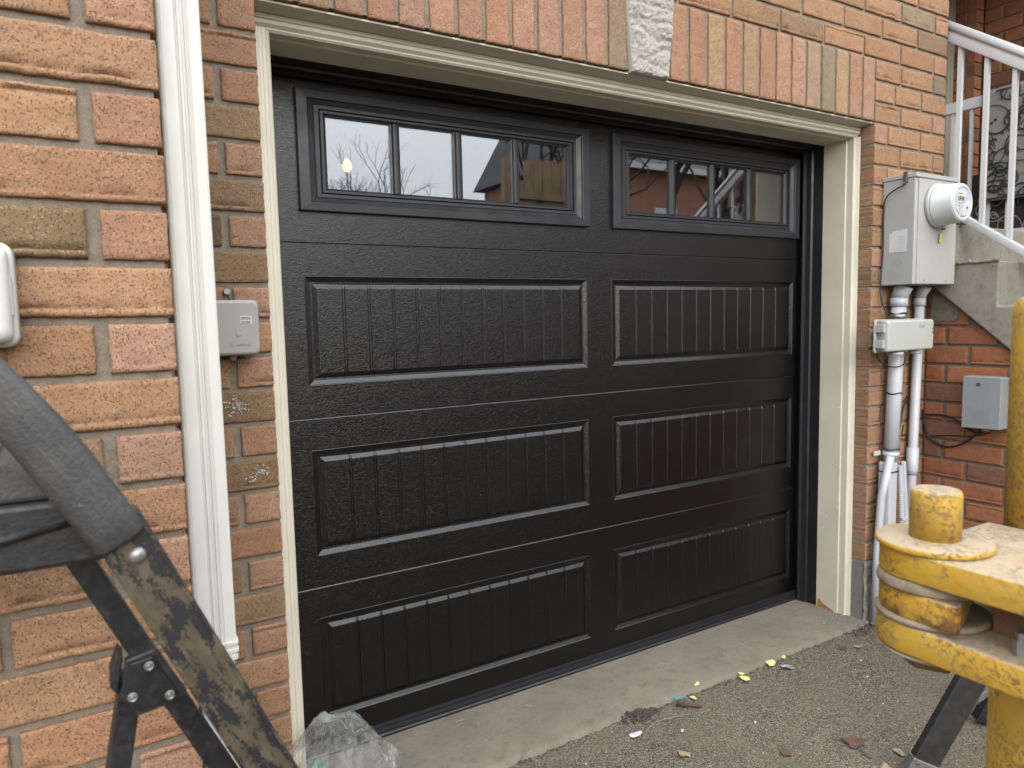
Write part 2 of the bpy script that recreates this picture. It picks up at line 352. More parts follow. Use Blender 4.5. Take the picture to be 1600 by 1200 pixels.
# overall reflectance of the pale and mid-tone finishes
for k_, f_ in (('brick brick_shade mortar mortar2 stone concrete stairc parge asphalt gravel trim white rail meter meter_white pvc box_light neptune greybox sticker steel tag yellow yellow_rust chipped grip tread alu taupe mat matdark swirlw drywall greenp leaf_y leaf_b leaf_t paper twig blue foil bark roof chalk dirtm washer', .62),):
    for nm in k_.split():
        nt = M[nm].node_tree
        p_ = next(n for n in nt.nodes if n.type == 'BSDF_PRINCIPLED'); so = p_.inputs['Base Color']
        x_ = nt.nodes.new('ShaderNodeMixRGB'); x_.blend_type = 'MULTIPLY'; x_.inputs['Fac'].default_value = 1; x_.inputs['Color2'].default_value = (f_, f_, f_, 1)
        nt.links.new(so.links[0].from_socket, x_.inputs['Color1']); nt.links.new(x_.outputs['Color'], so)

# ------------------------------------------------------------------ mesh helpers
class MB:
    def __init__(s): s.v = []; s.f = []; s.sm = []
    def add(s, vs, fs, smooth=False):
        b = len(s.v); s.v += [tuple(v) for v in vs]; s.f += [tuple(b+i for i in f) for f in fs]; s.sm += [smooth]*len(fs); return s
    def box(s, x0, x1, y0, y1, z0, z1, M4=None):
        vs = [Vector((x, y, z)) for z in (z0, z1) for y in (y0, y1) for x in (x0, x1)]
        if M4: vs = [M4 @ v for v in vs]
        return s.add(vs, [(0, 2, 3, 1), (4, 5, 7, 6), (0, 1, 5, 4), (2, 6, 7, 3), (0, 4, 6, 2), (1, 3, 7, 5)])
    def prism(s, poly, fn, t0, t1, smooth=False):
        """extrude a closed 2D polygon; fn(a,b,t)->xyz"""
        n = len(poly)
        vs = [fn(a, b, t0) for a, b in poly] + [fn(a, b, t1) for a, b in poly]
        fs = [tuple(range(n))[::-1], tuple(range(n, 2*n))] 
        s.add(vs, fs); base = len(s.v) - 2*n
        for i in range(n):
            j = (i+1) % n; s.f.append((base+i, base+j, base+n+j, base+n+i)); s.sm.append(smooth)
        return s
    def tube(s, path, r, n=8, smooth=True, cap=True, up=None):
        P = [Vector(p) for p in path]; rings = []
        rr = r if isinstance(r, (list, tuple)) else [r]*len(P)
        prev = None
        for i, p in enumerate(P):
            t = (P[min(i+1, len(P)-1)] - P[max(i-1, 0)]).normalized()
            if prev is None:
                a = Vector((0, 0, 1)) if abs(t.z) < .9 else Vector((1, 0, 0))
                u = t.cross(a).normalized()
            else: u = (prev - t*prev.dot(t)).normalized()
            w = t.cross(u); prev = u
            rings.append([p + (u*math.cos(2*math.pi*k/n) + w*math.sin(2*math.pi*k/n))*rr[i] for k in range(n)])
        b = len(s.v)
        for rg in rings: s.v += [tuple(q) for q in rg]
        for i in range(len(P)-1):
            for k in range(n):
                l = (k+1) % n
                s.f.append((b+i*n+k, b+i*n+l, b+(i+1)*n+l, b+(i+1)*n+k)); s.sm.append(smooth)
        if cap:
            s.f.append(tuple(b+k for k in range(n))[::-1]); s.sm.append(False)
            s.f.append(tuple(b+(len(P)-1)*n+k for k in range(n))); s.sm.append(False)
        return s
    def lathe(s, prof, c, axis='Z', n=24, smooth=True):
        """prof: list of (r, h) along the axis, closed at ends by n-gons"""
        b = len(s.v)
        for r_, h_ in prof:
            for k in range(n):
                a = 2*math.pi*k/n; u, w = r_*math.cos(a), r_*math.sin(a)
                q = {'Z': (u, w, h_), 'Y': (u, h_, -w), 'X': (h_, u, w)}[axis]
                s.v.append((c[0]+q[0], c[1]+q[1], c[2]+q[2]))
        for i in range(len(prof)-1):
            for k in range(n):
                l = (k+1) % n; s.f.append((b+i*n+k, b+i*n+l, b+(i+1)*n+l, b+(i+1)*n+k)); s.sm.append(smooth)
        s.f.append(tuple(b+k for k in range(n))[::-1]); s.sm.append(False)
        s.f.append(tuple(b+(len(prof)-1)*n+k for k in range(n))); s.sm.append(False)
        return s
    def build(s, name, mat, parent=None, bevel=0, segs=2, origin=None, weld=False):
        off = Vector((0, 0, 0))
        if parent is not None: off = world_loc(parent)
        elif origin is not None: off = Vector(origin)
        me = bpy.data.meshes.new(name)
        me.from_pydata([tuple(Vector(v) - off) for v in s.v], [], s.f)
        me.polygons.foreach_set('use_smooth', s.sm)
        bm = bmesh.new(); bm.from_mesh(me)
        if weld: bmesh.ops.remove_doubles(bm, verts=bm.verts, dist=1e-5)
        bmesh.ops.recalc_face_normals(bm, faces=bm.faces); bm.to_mesh(me); bm.free()
        me.materials.append(M[mat] if isinstance(mat, str) else mat)
        o = bpy.data.objects.new(name, me); C.objects.link(o)
        if parent is not None: o.parent = parent
        else: o.location = off
        if bevel:
            md = o.modifiers.new('bevel', 'BEVEL'); md.width = bevel; md.segments = segs; md.limit_method = 'ANGLE'; md.angle_limit = R(35)
        return o
def world_loc(o):
    l = Vector((0, 0, 0))
    while o is not None: l += o.location; o = o.parent
    return l
def thing(name, label, cat, loc=(0, 0, 0), group=None):
    o = bpy.data.objects.new(name, None); C.objects.link(o); o.location = loc; o.empty_display_size = .1
    o['label'] = label; o['category'] = cat
    if group: o['group'] = group
    return o
def tag(o, label, cat, group=None):
    o['label'] = label; o['category'] = cat
    if group: o['group'] = group
    return o
def stf(o): o['kind'] = 'stuff'; return o
def struct(o): o['kind'] = 'structure'; return o
def text(name, body, size, loc, rot, mat, parent, depth=.0006):
    cu = bpy.data.curves.new(name, 'FONT'); cu.body = body; cu.size = size; cu.extrude = depth; cu.align_x = 'CENTER'; cu.align_y = 'CENTER'
    tmp = bpy.data.objects.new('tmp', cu); C.objects.link(tmp)
    me = bpy.data.meshes.new_from_object(tmp.evaluated_get(bpy.context.evaluated_depsgraph_get()))
    bpy.data.objects.remove(tmp); bpy.data.curves.remove(cu)
    me.name = name; me.materials.clear(); me.materials.append(M[mat])
    o = bpy.data.objects.new(name, me); C.objects.link(o); o.parent = parent
    o.location = Vector(loc) - world_loc(parent); o.rotation_euler = rot
    return o
FRONT = (R(90), 0, 0)            # text that looks to -Y
SIDE = (R(90), 0, R(-90))        # text that looks to -X

# ------------------------------------------------------------------ bricks
_bm = {}
def brick_mesh(L, H, var, mat, lip=True, D=.06):
    key = (round(L, 3), round(H, 3), var, mat, lip, D)
    if key in _bm: return _bm[key]
    rnd = random.Random(hash((round(L*1000), round(H*1000), var)))
    sx = rnd.uniform(0, 90)
    nx = max(8, int(L/.0065))
    xs = [-L/2 + L*i/nx for i in range(nx+1)]; xs[1] = xs[0] + .004; xs[-2] = xs[-1] - .004
    kind = ('bottom', 'bottom', 'none', 'top', 'bottom', 'none', 'bottom', 'none')[var % 8] if lip else 'none'
    k0 = .011 + .003*rnd.random()
    zz = [0, .004, k0-.003, k0, k0+.004, .03, H*.5, H-.03, H-k0-.004, H-k0, H-k0+.003, H-.004, H]
    zz = sorted(set(round(z, 5) for z in zz if 0 <= z <= H)); nz = len(zz)-1
    V = []
    for j, z in enumerate(zz):
        for i, x in enumerate(xs):
            nzv = noise.noise((x*45+sx, z*45, var*3.7)); n2 = noise.noise((x*120+sx, z*120, var*1.3+5))
            n1 = .75*noise.noise((x*24+sx, 3.3, var*2.1)) + .45*noise.noise((x*85+sx, 1.3, var*2.1))
            y = -.0006 + .0011*nzv + .0006*n2; xo = x; zo = z - H/2
            if i in (0, nx): y += .0022 + .0012*n2; xo += (1 if i == 0 else -1)*(.0006 + .0022*abs(nzv) + .0022*abs(n2))
            if j in (0, nz): y += .0022 + .0012*n2; zo += (1 if j == 0 else -1)*(.0004 + .0022*abs(n1) + .0022*abs(n2))
            if kind == 'bottom' and 0 < z < k0+.005:
                zo += .0045*n1
                if abs(z-k0) < 1e-4 and 0 < i < nx: y += .0008 + .011*max(0, n1+.12) + .0015*n2
                if z < k0-.001: y -= .0030*max(0, .3+n1) - .0012*n2
            if kind == 'top' and H > z > H-k0-.005:
                zo += .0045*n1
                if abs(z-(H-k0)) < 1e-4 and 0 < i < nx: y += .0008 + .009*max(0, n1+.12) + .0015*n2
                if z > H-k0+.001: y -= .0014*(1+n1)
            V.append((xo, y, zo))
    Fc = []; w = nx+1
    for j in range(nz):
        for i in range(nx): Fc.append((j*w+i, j*w+i+1, (j+1)*w+i+1, (j+1)*w+i))
    rim = [i for i in range(w)] + [j*w+nx for j in range(1, nz+1)] + [nz*w+i for i in range(nx-1, -1, -1)] + [j*w for j in range(nz-1, 0, -1)]
    b = len(V); V += [(V[r][0], D, V[r][2]) for r in rim]
    nf = len(Fc); k = len(rim)
    for q in range(k): Fc.append((rim[(q+1) % k], rim[q], b+q, b+(q+1) % k))
    me = bpy.data.meshes.new('brick'); me.from_pydata(V, [], Fc)
    me.polygons.foreach_set('use_smooth', [True]*nf + [False]*k)
    me.materials.append(M[mat]); _bm[key] = me; return me
PAL_S = [(0.443, 0.260, 0.151), (0.460, 0.272, 0.158), (0.427, 0.236, 0.133), (0.435, 0.248, 0.142), (0.452, 0.264, 0.151), (0.402, 0.240, 0.133), (0.435, 0.256, 0.146), (0.328, 0.218, 0.133)]
PAL_H = [(0.460, 0.268, 0.176), (0.452, 0.260, 0.167), (0.443, 0.248, 0.154), (0.467, 0.281, 0.189)]
PAL_P = [(.44, .20, .105), (.47, .225, .115), (.41, .18, .095), (.45, .21, .11), (.43, .195, .105), (.28, .15, .10)]
rb = random.Random(21)
def brick(parent, x, y, z, L, H, rz=0, mat='brick', col=None, soldier=False, var=None, lip=True, D=.06):
    var = rb.randrange(8) if var is None else var
    me = brick_mesh(L, H, var, mat, lip, D)
    o = bpy.data.objects.new('brick', me); C.objects.link(o); o.parent = parent
    o.location = Vector((x, y, z)) - world_loc(parent)
    o.rotation_euler = (rb.uniform(-.006, .006), (R(90) if soldier else 0) + rb.uniform(-.006, .006), rz + rb.uniform(-.008, .008))
    if col is None: col = rb.choice(PAL_S if L > .13 else PAL_H)
    k = rb.uniform(.92, 1.08); o.color = (col[0]*k, col[1]*k, col[2]*k, 1)
    return o
CO, JT, HB = .0862, .0100, .0762
def zb(n): return 1.374 + CO*n           # bottom of course n
def course(parent, a0, a1, n, starts, place, joint=.011):
    """starts: first brick lengths from the a1 end backwards, then stretchers"""
    a = a1; i = 0
    while a > a0 + .02:
        L = starts[i] if i < len(starts) else .247
        L = min(L, a - a0)
        place(a - L/2, L, n); a -= L + joint; i += 1

# ------------------------------------------------------------------ ground
g = MB(); nx, ny = 70, 60
gx = [-60, -20, -5] + [-1.5 + 5.0*i/nx for i in range(nx+1)] + [6, 14, 30, 60]
gy = [-60, -25, -9, -5] + [-2.6 + 3.0*j/ny for j in range(ny+1)] + [3, 9, 30]
vs = []
for y in gy:
    for x in gx:
        near = (-1.6 < x < 3.6 and -2.7 < y < .45)
        hgt = .006*noise.noise((x*3, y*3, 0)) + .0035*noise.noise((x*14, y*14, 4)) if near else 0
        vs.append((x, y, -.037 + hgt))
w = len(gx)
g.add(vs, [(j*w+i, j*w+i+1, (j+1)*w+i+1, (j+1)*w+i) for j in range(len(gy)-1) for i in range(w-1)], True)
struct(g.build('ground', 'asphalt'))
a = MB(); nseg = 150; top = []; bot = []
for i in range(nseg+1):
    x = -.45 + (2.42+.45)*i/nseg
    e = -.338 + .008*noise.noise((x*6, 0, 1)) + .009*noise.noise((x*26, 0, 7)) + .005*noise.noise((x*80, 0, 3))
    if .93 < x < 1.02: e += .03*math.sin((x-.93)/.09*math.pi)
    top.append((x, e))
vs = []
for x, e in top:
    zz = -.018 + .0012*noise.noise((x*9, 0, 2))
    vs += [(x, .12, -.018), (x, -.14, -.018 + .001*noise.noise((x*7, 3, 2))), (x, e+.012, zz-.002), (x, e, zz-.007), (x, e-.01, -.06)]
fs = [(i*5+k, (i+1)*5+k, (i+1)*5+k+1, i*5+k+1) for i in range(nseg) for k in range(4)]
a.add(vs, fs, True); struct(a.build('concrete_apron', 'concrete'))
# grit lying on the asphalt
gr = MB(); rg = random.Random(3)
def pebble(mb, x, y, z, r):
    vs = []
    for k in range(5):
        an = k*1.2566 + rg.uniform(-.3, .3); q = r*rg.uniform(.7, 1.2); vs.append((x+q*math.cos(an), y+q*math.sin(an), z + r*rg.uniform(-.1, .3)))
    vs.append((x, y, z + r*rg.uniform(.5, .9)))
    mb.add(vs, [(k, (k+1) % 5, 5) for k in range(5)])
for i in range(12000):
    x = rg.uniform(.15, 2.35); y = -.335 - abs(rg.gauss(0, .42)) if rg.random() < .75 else rg.uniform(-1.3, -.34)
    if y < -1.35: continue
    pebble(gr, x, y, -.036, rg.choice((.0012, .0015, .0018, .0022, .0030)) * rg.uniform(.7, 1.3))
for i in range(500):
    x = rg.uniform(.2, 2.3); pebble(gr, x, rg.uniform(-.33, -.03), -.0185, rg.choice((.001, .0013, .002)))
for i in range(500):
    x = 2.28 + rg.gauss(0, .06); pebble(gr, x, rg.gauss(-.27, .06), -.019, rg.choice((.0013, .002, .003)))
o = gr.build('loose_grit', 'gravel'); o['kind'] = 'stuff'

# ------------------------------------------------------------------ projecting wall on the left
LY, LX = -.93, -.451
lw = thing('projecting_wall', 'closest brick wall with wide joints running behind the step ladder', 'wall', (-1.1, LY, -.05))
MB().box(-1.75, LX-.009, LY+.0075, -.30, -.05, 3.2).build('mortar_bed', 'mortar', lw)
def pl_left(x, L, n):
    col = None
    if n == 1 and L > .2: col = (.27, .185, .10)
    brick(lw, x, LY, zb(n)+HB/2, L, HB, col=col)
for n in range(-16, 21):
    st = [.0945, .243] if n % 2 else [.247]
    course(lw, -1.72, LX, n, st, pl_left, .0165 if n % 2 else .012)

# ------------------------------------------------------------------ front wall of the garage
FY = -.325; XB0, XB1, XR = -.172, 2.328, 2.862
fw = thing('garage_front_wall', 'brick house front around the garage door with upright bricks over it', 'wall', (1.1, FY, -.05))
mo = MB(); mb_y = FY + .0062
mo.box(LX-.005, XB0-.002, mb_y, .06, -.05, 2.158); mo.box(XB1+.003, XR-.008, mb_y, .06, .245, 2.158); mo.box(LX-.005, XR-.008, mb_y, .06, 2.1582, 2.98)
mo.build('mortar_bed', 'mortar', fw)
def pl_front(x, L, n):
    brick(fw, x, FY, zb(n)+HB/2, L, HB)
def pl_strip(x, L, n):
    col = None
    if n in (1, -3, -5): col = (.30, .195, .11)
    if n == 2 and L < .2 and x < -.27: col = (.2, .13, .09)
    brick(fw, x, FY, zb(n)+HB/2, L, HB, col=col)
for n in range(-16, 9):
    course(fw, LX, XB0, n, [.2455] if n % 2 else [.0885, .17], pl_strip, .0145)
for n in range(-13, 9):
    course(fw, XB1, XR, n, [.085, .247] if n % 2 else [.19, .235], pl_front, .0105)
SO0, SO1 = 2.150, 2.4015
def pl_above(x, L, n):
    col = None
    if n in (11,) and x > 2.7: col = (.33, .25, .17)
    if n == 14 and 2.5 < x < 2.75: col = (.33, .25, .16)
    brick(fw, x, FY, zb(n)+HB/2, L, HB, col=col)
for n in range(9, 12):
    course(fw, 2.3275, XR, n, [[.10, .235], [.19, .19], [.10, .235]][n-9], pl_above, .0105)
    course(fw, LX, -.159, n, [.235] if n % 2 else [.09], pl_above, .0105)
for n in range(12, 18):
    course(fw, LX, XR, n, [.235] if n % 2 else [.10], pl_above, .0105)
KX0, KX1 = .998, 1.166
sol_cols = {2: (.45, .29, .165), 4: (.40, .275, .16), 8: (.40, .29, .19), 9: (.30, .235, .165), 10: (.44, .30, .18)}
for i in range(13):
    pw = (2.3215-KX1)/13; x = KX1 + pw*(i+.5) + .003
    brick(fw, x, FY-.001, (SO0+SO1)/2, SO1-SO0, pw-.0125, col=sol_cols.get(i, rb.choice(PAL_H)), soldier=True, var=(2, 5, 7)[i % 3])
for i in range(13):
    pw = (KX0+.157)/13; x = KX0 - pw*(i+.5) - .003
    brick(fw, x, FY-.001, (SO0+SO1)/2, SO1-SO0, pw-.0125, col={0: (.31, .22, .15), 11: (.40, .26, .16)}.get(i, rb.choice(PAL_H)), soldier=True, var=(2, 5, 7)[i % 3])
# keystone: rock-faced limestone wedge
ks = MB(); nxk, nzk = 44, 72; vs = []
KT = 2.452
for j in range(nzk+1):
    z = SO0-.004 + (KT-SO0)*j/nzk; wd = .0825 + (.112-.0825)*j/nzk
    for i in range(nxk+1):
        x = (KX0+KX1)/2 + wd*(2*i/nxk-1)
        e = min(i, nxk-i, j, nzk-j)
        y = FY - .012 - .009*noise.noise((x*12, z*12, 2)) - .0045*abs(noise.noise((x*38, z*38, 5)))*2 - .003*noise.noise((x*90, z*90, 8)) - .0016*noise.noise((x*240, z*240, 3))
        rdg = noise.noise((x*11+5, z*19, 1)); y += .010*max(0, .25-abs(rdg))*2
        if e == 0: y = FY + .004
        elif e == 1: y = FY - .007
        vs.append((x, y, z))
wk = nxk+1
ks.add(vs, [(j*wk+i, j*wk+i+1, (j+1)*wk+i+1, (j+1)*wk+i) for j in range(nzk) for i in range(nxk)], False)
fn_ = lambda p, q, t: (p, t, q)
ks.prism([((KX0+KX1)/2-.0825, SO0-.004), ((KX0+KX1)/2+.0825, SO0-.004), ((KX0+KX1)/2+.112, KT-.004), ((KX0+KX1)/2-.112, KT-.004)], fn_, FY+.0045, FY+.05)
ks.build('keystone', 'stone', fw)
# parged foundation under the pillar
pf = MB(); vs = []; nxk, nzk = 60, 44
for j in range(nzk+1):
    for i in range(nxk+1):
        x = XB1-.004 + (2.76-XB1)*i/nxk; z = -.06 + (.251+.06)*j/nzk
        y = FY - .004 - .006*noise.noise((x*16, z*16, 1)) - .005*noise.noise((x*50, z*50, 3)) - .0025*noise.noise((x*130, z*130, 6)) - .008*max(0, noise.noise((x*7+3, z*9, 4)))
        if j == nzk: y = FY + .006
        if i == 0: y += .003; x -= .003*noise.noise((1, z*20, 0))
        if z < -.02: y -= .012
        vs.append((x, y, z))
wk = nxk+1; pf.add(vs, [(j*wk+i, j*wk+i+1, (j+1)*wk+i+1, (j+1)*wk+i) for j in range(nzk) for i in range(nxk)], True)
pf.box(XB1-.002, 2.76, FY+.0065, .05, -.06, .2445)
pf.build('foundation', 'parge', fw)
# chalk scribbles on two bricks beside the door frame
ch = MB(); rc = random.Random(5)
def scribble(cx, cz, r, nst):
    for k in range(nst):
        an = rc.uniform(0, math.pi); l = r*rc.uniform(.5, 1.1); off = rc.uniform(-r*.3, r*.3)
        for q in range(9):
            t = (q/8-.5)*2
            if rc.random() < .3: continue
            x = cx + l*t*math.cos(an) + off*.4 + rc.gauss(0, .0012); z = cz + l*t*math.sin(an)*.8 + off + rc.gauss(0, .0012); s_ = rc.uniform(.0007, .0017)
            ch.box(x-s_, x+s_*rc.uniform(1, 2), FY-.0036, FY+.002, z-s_, z+s_*rc.uniform(.8, 2.2))
scribble(-.268, zb(-3)+.040, .03, 7); scribble(-.222, zb(-5)+.042, .03, 8)
for k in range(16):
    z = zb(-6)+.005+.0045*k; ch.box(-.205+.0011*k-.0008, -.205+.0011*k+.0006, FY-.0032, FY+.002, z, z+.002)
    z = zb(-4)+.005+.004*k; ch.box(-.250-.0004*k-.0007, -.250-.0004*k+.0006, FY-.0032, FY+.002, z, z+.0016)
stf(ch.build('chalk_mark', 'chalk', fw))

# ------------------------------------------------------------------ beige frame round the opening
fr = thing('garage_door_frame', 'cream painted timber frame lining the garage opening, paint flaking at its foot', 'door frame', (1.09, -.2, -.02))
prof = [(2.301, .02), (2.301, -.212), (2.306, -.2145), (2.306, -.2445), (2.311, -.2500), (2.3125, -.2500), (2.3195, -.2635), (2.3255, -.2635), (2.3255, .02)]
fz = lambda p, q, t: (p, q, t)
MB().prism(prof, fz, -.021, 2.1)  .build('jamb', 'trim', fr)
profl = [(-.118, .02), (-.118, -.212), (-.123, -.2145), (-.123, -.2470), (-.128, -.2535), (-.1305, -.2540), (-.137, -.2600), (-.144, -.2605), (-.146, -.2592), (-.152, -.2592), (-.155, -.2625), (-.169, -.2635), (-.169, .02)]
MB().prism(profl, fz, -.021, 2.1).build('jamb', 'trim', fr)
# head: (y, z) profile run along x
ph = [(.02, 2.094), (-.212, 2.094), (-.2145, 2.099), (-.2445, 2.099), (-.2500, 2.104), (-.2500, 2.1075), (-.2600, 2.115), (-.2600, 2.1235), (-.2580, 2.1245), (-.2580, 2.1255), (-.2620, 2.127), (-.2620, 2.1375), (.02, 2.1375)]
fx = lambda p, q, t: (t, p, q)
MB().prism(ph, fx, -.169, 2.3255).build('head', 'trim', fr)
# pale metal flashing under the upright bricks
MB().prism([(-.255, 2.1380), (-.298, 2.1430), (-.3135, 2.1445), (-.3145, 2.1490), (-.255, 2.1492)], fx, -.171, 2.327).build('flashing', 'trim', fr)
# bare wood where the paint has gone at the foot of the jamb
fl = MB(); ps = []
pts = [(-.112, -.0205), (-.112, .018), (-.120, .022), (-.128, .012), (-.142, .002), (-.158, -.003), (-.17, -.008), (-.19, -.012), (-.2, -.0205)]
fl.prism(pts, lambda p, q, t: (t, p, q), 2.3002, 2.3025); fl.build('bare_wood', m_plain('bare_wood', (.42, .2, .05), .8, var=.5, scale=60), fr)
# a few blobs and drips in the paint
bl = MB()
for z, y in ((.42, -.15), (.47, -.2), (.66, -.208), (.93, -.206), (1.1, -.209), (.36, -.13)):
    bl.lathe([(.0002, -.002), (.003, -.0014), (.0042, .0004)], (2.3008, y, z), 'X', 8)
stf(bl.build('paint_drip', 'trim', fr))
# black vinyl stops
MB().prism([(2.3008, -.1045), (2.2985, -.1045), (2.2945, -.058), (2.288, -.052), (2.283, -.030), (2.2765, -.018), (2.281, -.014), (2.3008, -.016)], fz, -.019, 2.0935).build('side_stop', 'stop', fr)
MB().prism([(-.1178, -.1045), (-.1150, -.1045), (-.111, -.058), (-.104, -.052), (-.100, -.030), (-.0935, -.018), (-.098, -.014), (-.1178, -.016)], fz, -.019, 2.0935).build('side_stop', 'stop', fr)
MB().prism([(-.1045, 2.0938), (-.1045, 2.0915), (-.075, 2.0905), (-.058, 2.0885), (-.052, 2.083), (-.030, 2.0795), (-.018, 2.0735), (-.014, 2.0775), (-.016, 2.0938)], fx, -.115, 2.2985).build('top_stop', 'stop', fr)

# ------------------------------------------------------------------ the garage door
gd = thing('garage_door', 'black four section garage door with embossed plank panels and two window strips', 'garage door', (1.09, 0, -.018))
DX0, DX1, SH = -.1165, 2.2995, .5334
def skin(mb, x0, x1, z0, z1, holes):
    """front face at y=0 of a section, with rectangular holes side by side; folded top and bottom edges"""
    xs = [x0] + [q for h_ in holes for q in h_[:2]] + [x1]
    def q(a, b, c_, d): mb.add([(a, 0, c_), (b, 0, c_), (b, 0, d), (a, 0, d)], [(0, 1, 2, 3)])
    if holes:
        for i in range(len(xs)-1):
            if i % 2 == 0: q(xs[i], xs[i+1], z0, z1)
            else:
                h_ = holes[i//2]; q(xs[i], xs[i+1], z0, h_[2]); q(xs[i], xs[i+1], h_[3], z1)
    else: q(x0, x1, z0, z1)
    # folds: bottom edge turned in, top edge shows a narrow ledge
    mb.add([(x0, 0, z1), (x1, 0, z1), (x1, .0026, z1+.0043), (x0, .0026, z1+.0043), (x1, .03, z1+.0043), (x0, .03, z1+.0043)], [(0, 1, 2, 3), (3, 2, 4, 5)])
    mb.add([(x0, 0, z0), (x1, 0, z0), (x1, .006, z0-.0006), (x0, .006, z0-.0006), (x1, .03, z0-.0006), (x0, .03, z0-.0006)], [(3, 2, 1, 0), (5, 4, 2, 3)])
PX = [(0.0, 1.0595), (1.1755, 2.2385)]
def panel(parent, x0, x1, z0, z1):
    """pressed panel: outer rim, sunk ogee, raised field of planks parted by V grooves"""
    mb = MB()
    rings = [(0, 0), (.0016, -.0010), (.0034, 0), (.0048, .0014), (.0172, .0072), (.0255, .0072)]
    def ring(i, d): return [(x0+i, d, z0+i), (x1-i, d, z0+i), (x1-i, d, z1-i), (x0+i, d, z1-i)]
    for (a, d), (b, e) in zip(rings, rings[1:]):
        mb.add(ring(a, d) + ring(b, e), [(k, (k+1) % 4, 4+(k+1) % 4, 4+k) for k in range(4)])
    i0, i1 = .0255, .0385; fd = .0006
    fx0, fx1 = x0+i1, x1-i1; npl = 12; pw = (fx1-fx0)/npl
    cols = [(fx0, 0)]
    for k in range(1, npl):
        c = fx0 + pw*k; cols += [(c-.0050, 0), (c-.0026, .0032), (c+.0026, .0032), (c+.0050, 0)]
    cols.append((fx1, 0))
    vs = []
    for x, gdp in cols:
        xb = x0+i0 if x == fx0 else (x1-i0 if x == fx1 else x)
        vs += [(xb, .0072, z0+i0), (x, fd+gdp, z0+i1), (x, fd+gdp, z1-i1), (xb, .0072, z1-i0)]
    fs = []
    for k in range(len(cols)-1):
        b = k*4; fs += [(b, b+4, b+5, b+1), (b+1, b+5, b+6, b+2), (b+2, b+6, b+7, b+3)]
    fs += [(0, 1, 2, 3)]; e = (len(cols)-1)*4; fs += [(e+3, e+2, e+1, e)]
    mb.add(vs, fs)
    o = mb.build('plank_panel', 'door', parent, weld=True)
    md = o.modifiers.new('bevel', 'BEVEL'); md.width = .0009; md.segments = 2; md.limit_method = 'ANGLE'; md.angle_limit = R(20)
    return o
WZ0, WZ1 = 1.6935, 2.0485
WX = [(-.005, 1.0675), (1.1775, 2.2592)]
for k in range(4):
    z0 = -.012 if k == 0 else SH*k + .0014
    z1 = SH*(k+1) - .0036 if k < 3 else 2.128
    s_ = MB()
    if k < 3: holes = [(p[0], p[1], SH*(k+1)-.4345, SH*(k+1)-.0992) for p in PX]
    else: holes = [(w_[0]+.03, w_[1]-.03, WZ0+.03, WZ1-.03) for w_ in WX]
    skin(s_, DX0, DX1, z0, z1, holes)
    sec = s_.build('door_section', 'door', gd)
    if k < 3:
        for h_ in holes: panel(sec, *h_)
bk = MB().box(DX0, DX1, .031, .045, -.012, 1.6); bk.build('backing_panel', 'frame', gd)
rbk = MB()
for (x0, x1, z0, z1) in ((DX0, WX[0][0]+.05, 1.6, 2.128), (WX[0][1]-.05, WX[1][0]+.05, 1.6, 2.128), (WX[1][1]-.05, DX1, 1.6, 2.128), (WX[0][0]+.05, WX[0][1]-.05, 1.6, WZ0+.05), (WX[0][0]+.05, WX[0][1]-.05, WZ1-.05, 2.128), (WX[1][0]+.05, WX[1][1]-.05, 1.6, WZ0+.05), (WX[1][0]+.05, WX[1][1]-.05, WZ1-.05, 2.128)):
    rbk.box(x0, x1, .031, .045, z0, z1)
rbk.build('backing_panel', 'frame', gd)
seal = MB().prism([(-.002, .028), (-.006, .027), (-.007, .021), (-.004, .018), (-.004, .012), (-.009, .010), (-.010, .004), (-.006, .001), (-.006, -.006), (-.011, -.010), (-.010, -.0175), (.03, -.0175), (.03, .028)], fx, DX0+.001, DX1-.001)
seal.build('bottom_seal', 'rubber_seal', gd)
def rect_sweep(mb, x0, x1, z0, z1, prof, kz=.77):
    """prof: (inset, y) polyline swept round a rectangle with mitred corners"""
    def ring(i, y): return [(x0+i, y, z0+i*kz), (x1-i, y, z0+i*kz), (x1-i, y, z1-i*kz), (x0+i, y, z1-i*kz)]
    for (a_, d), (b_, e) in zip(prof, prof[1:]):
        mb.add(ring(a_, d) + ring(b_, e), [(k, (k+1) % 4, 4+(k+1) % 4, 4+k) for k in range(4)])
for (x0, x1) in WX:
    wf = MB()
    rect_sweep(wf, x0, x1, WZ0, WZ1, [(0, .001), (.0005, -.013), (.003, -.0155), (.033, -.0165), (.035, -.0155), (.037, -.011), (.054, -.0035), (.056, -.006), (.0685, -.006), (.069, .004), (.0725, .004)])
    win = wf.build('window', 'frame', gd)
    sash = MB(); rect_sweep(sash, x0, x1, WZ0, WZ1, [(.0725, .006), (.0728, -.0045), (.0745, -.0060), (.083, -.0060), (.086, -.002), (.091, .003), (.0925, .003), (.0935, .012)])
    sash.build('sash', 'frame', win)
    gx0, gx1, gz0, gz1 = x0+.092, x1-.092, WZ0+.0708, WZ1-.0708
    pw = (gx1-gx0)/4
    for k in range(4):
        MB().box(gx0+pw*k+(.008 if k else -.004), gx0+pw*(k+1)-(.008 if k < 3 else -.004), .0095, .0135, gz0-.004, gz1+.004).build('pane', 'glass', win)
    for k in range(1, 4):
        c = gx0 + pw*k
        MB().prism([(c-.0155, .014), (c-.0155, .003), (c-.012, .002), (c-.007, -.0035), (c-.004, -.0045), (c+.004, -.0045), (c+.007, -.0035), (c+.012, .002), (c+.0155, .003), (c+.0155, .014)], fz, gz0-.001, gz1+.001).build('muntin', 'frame', win)

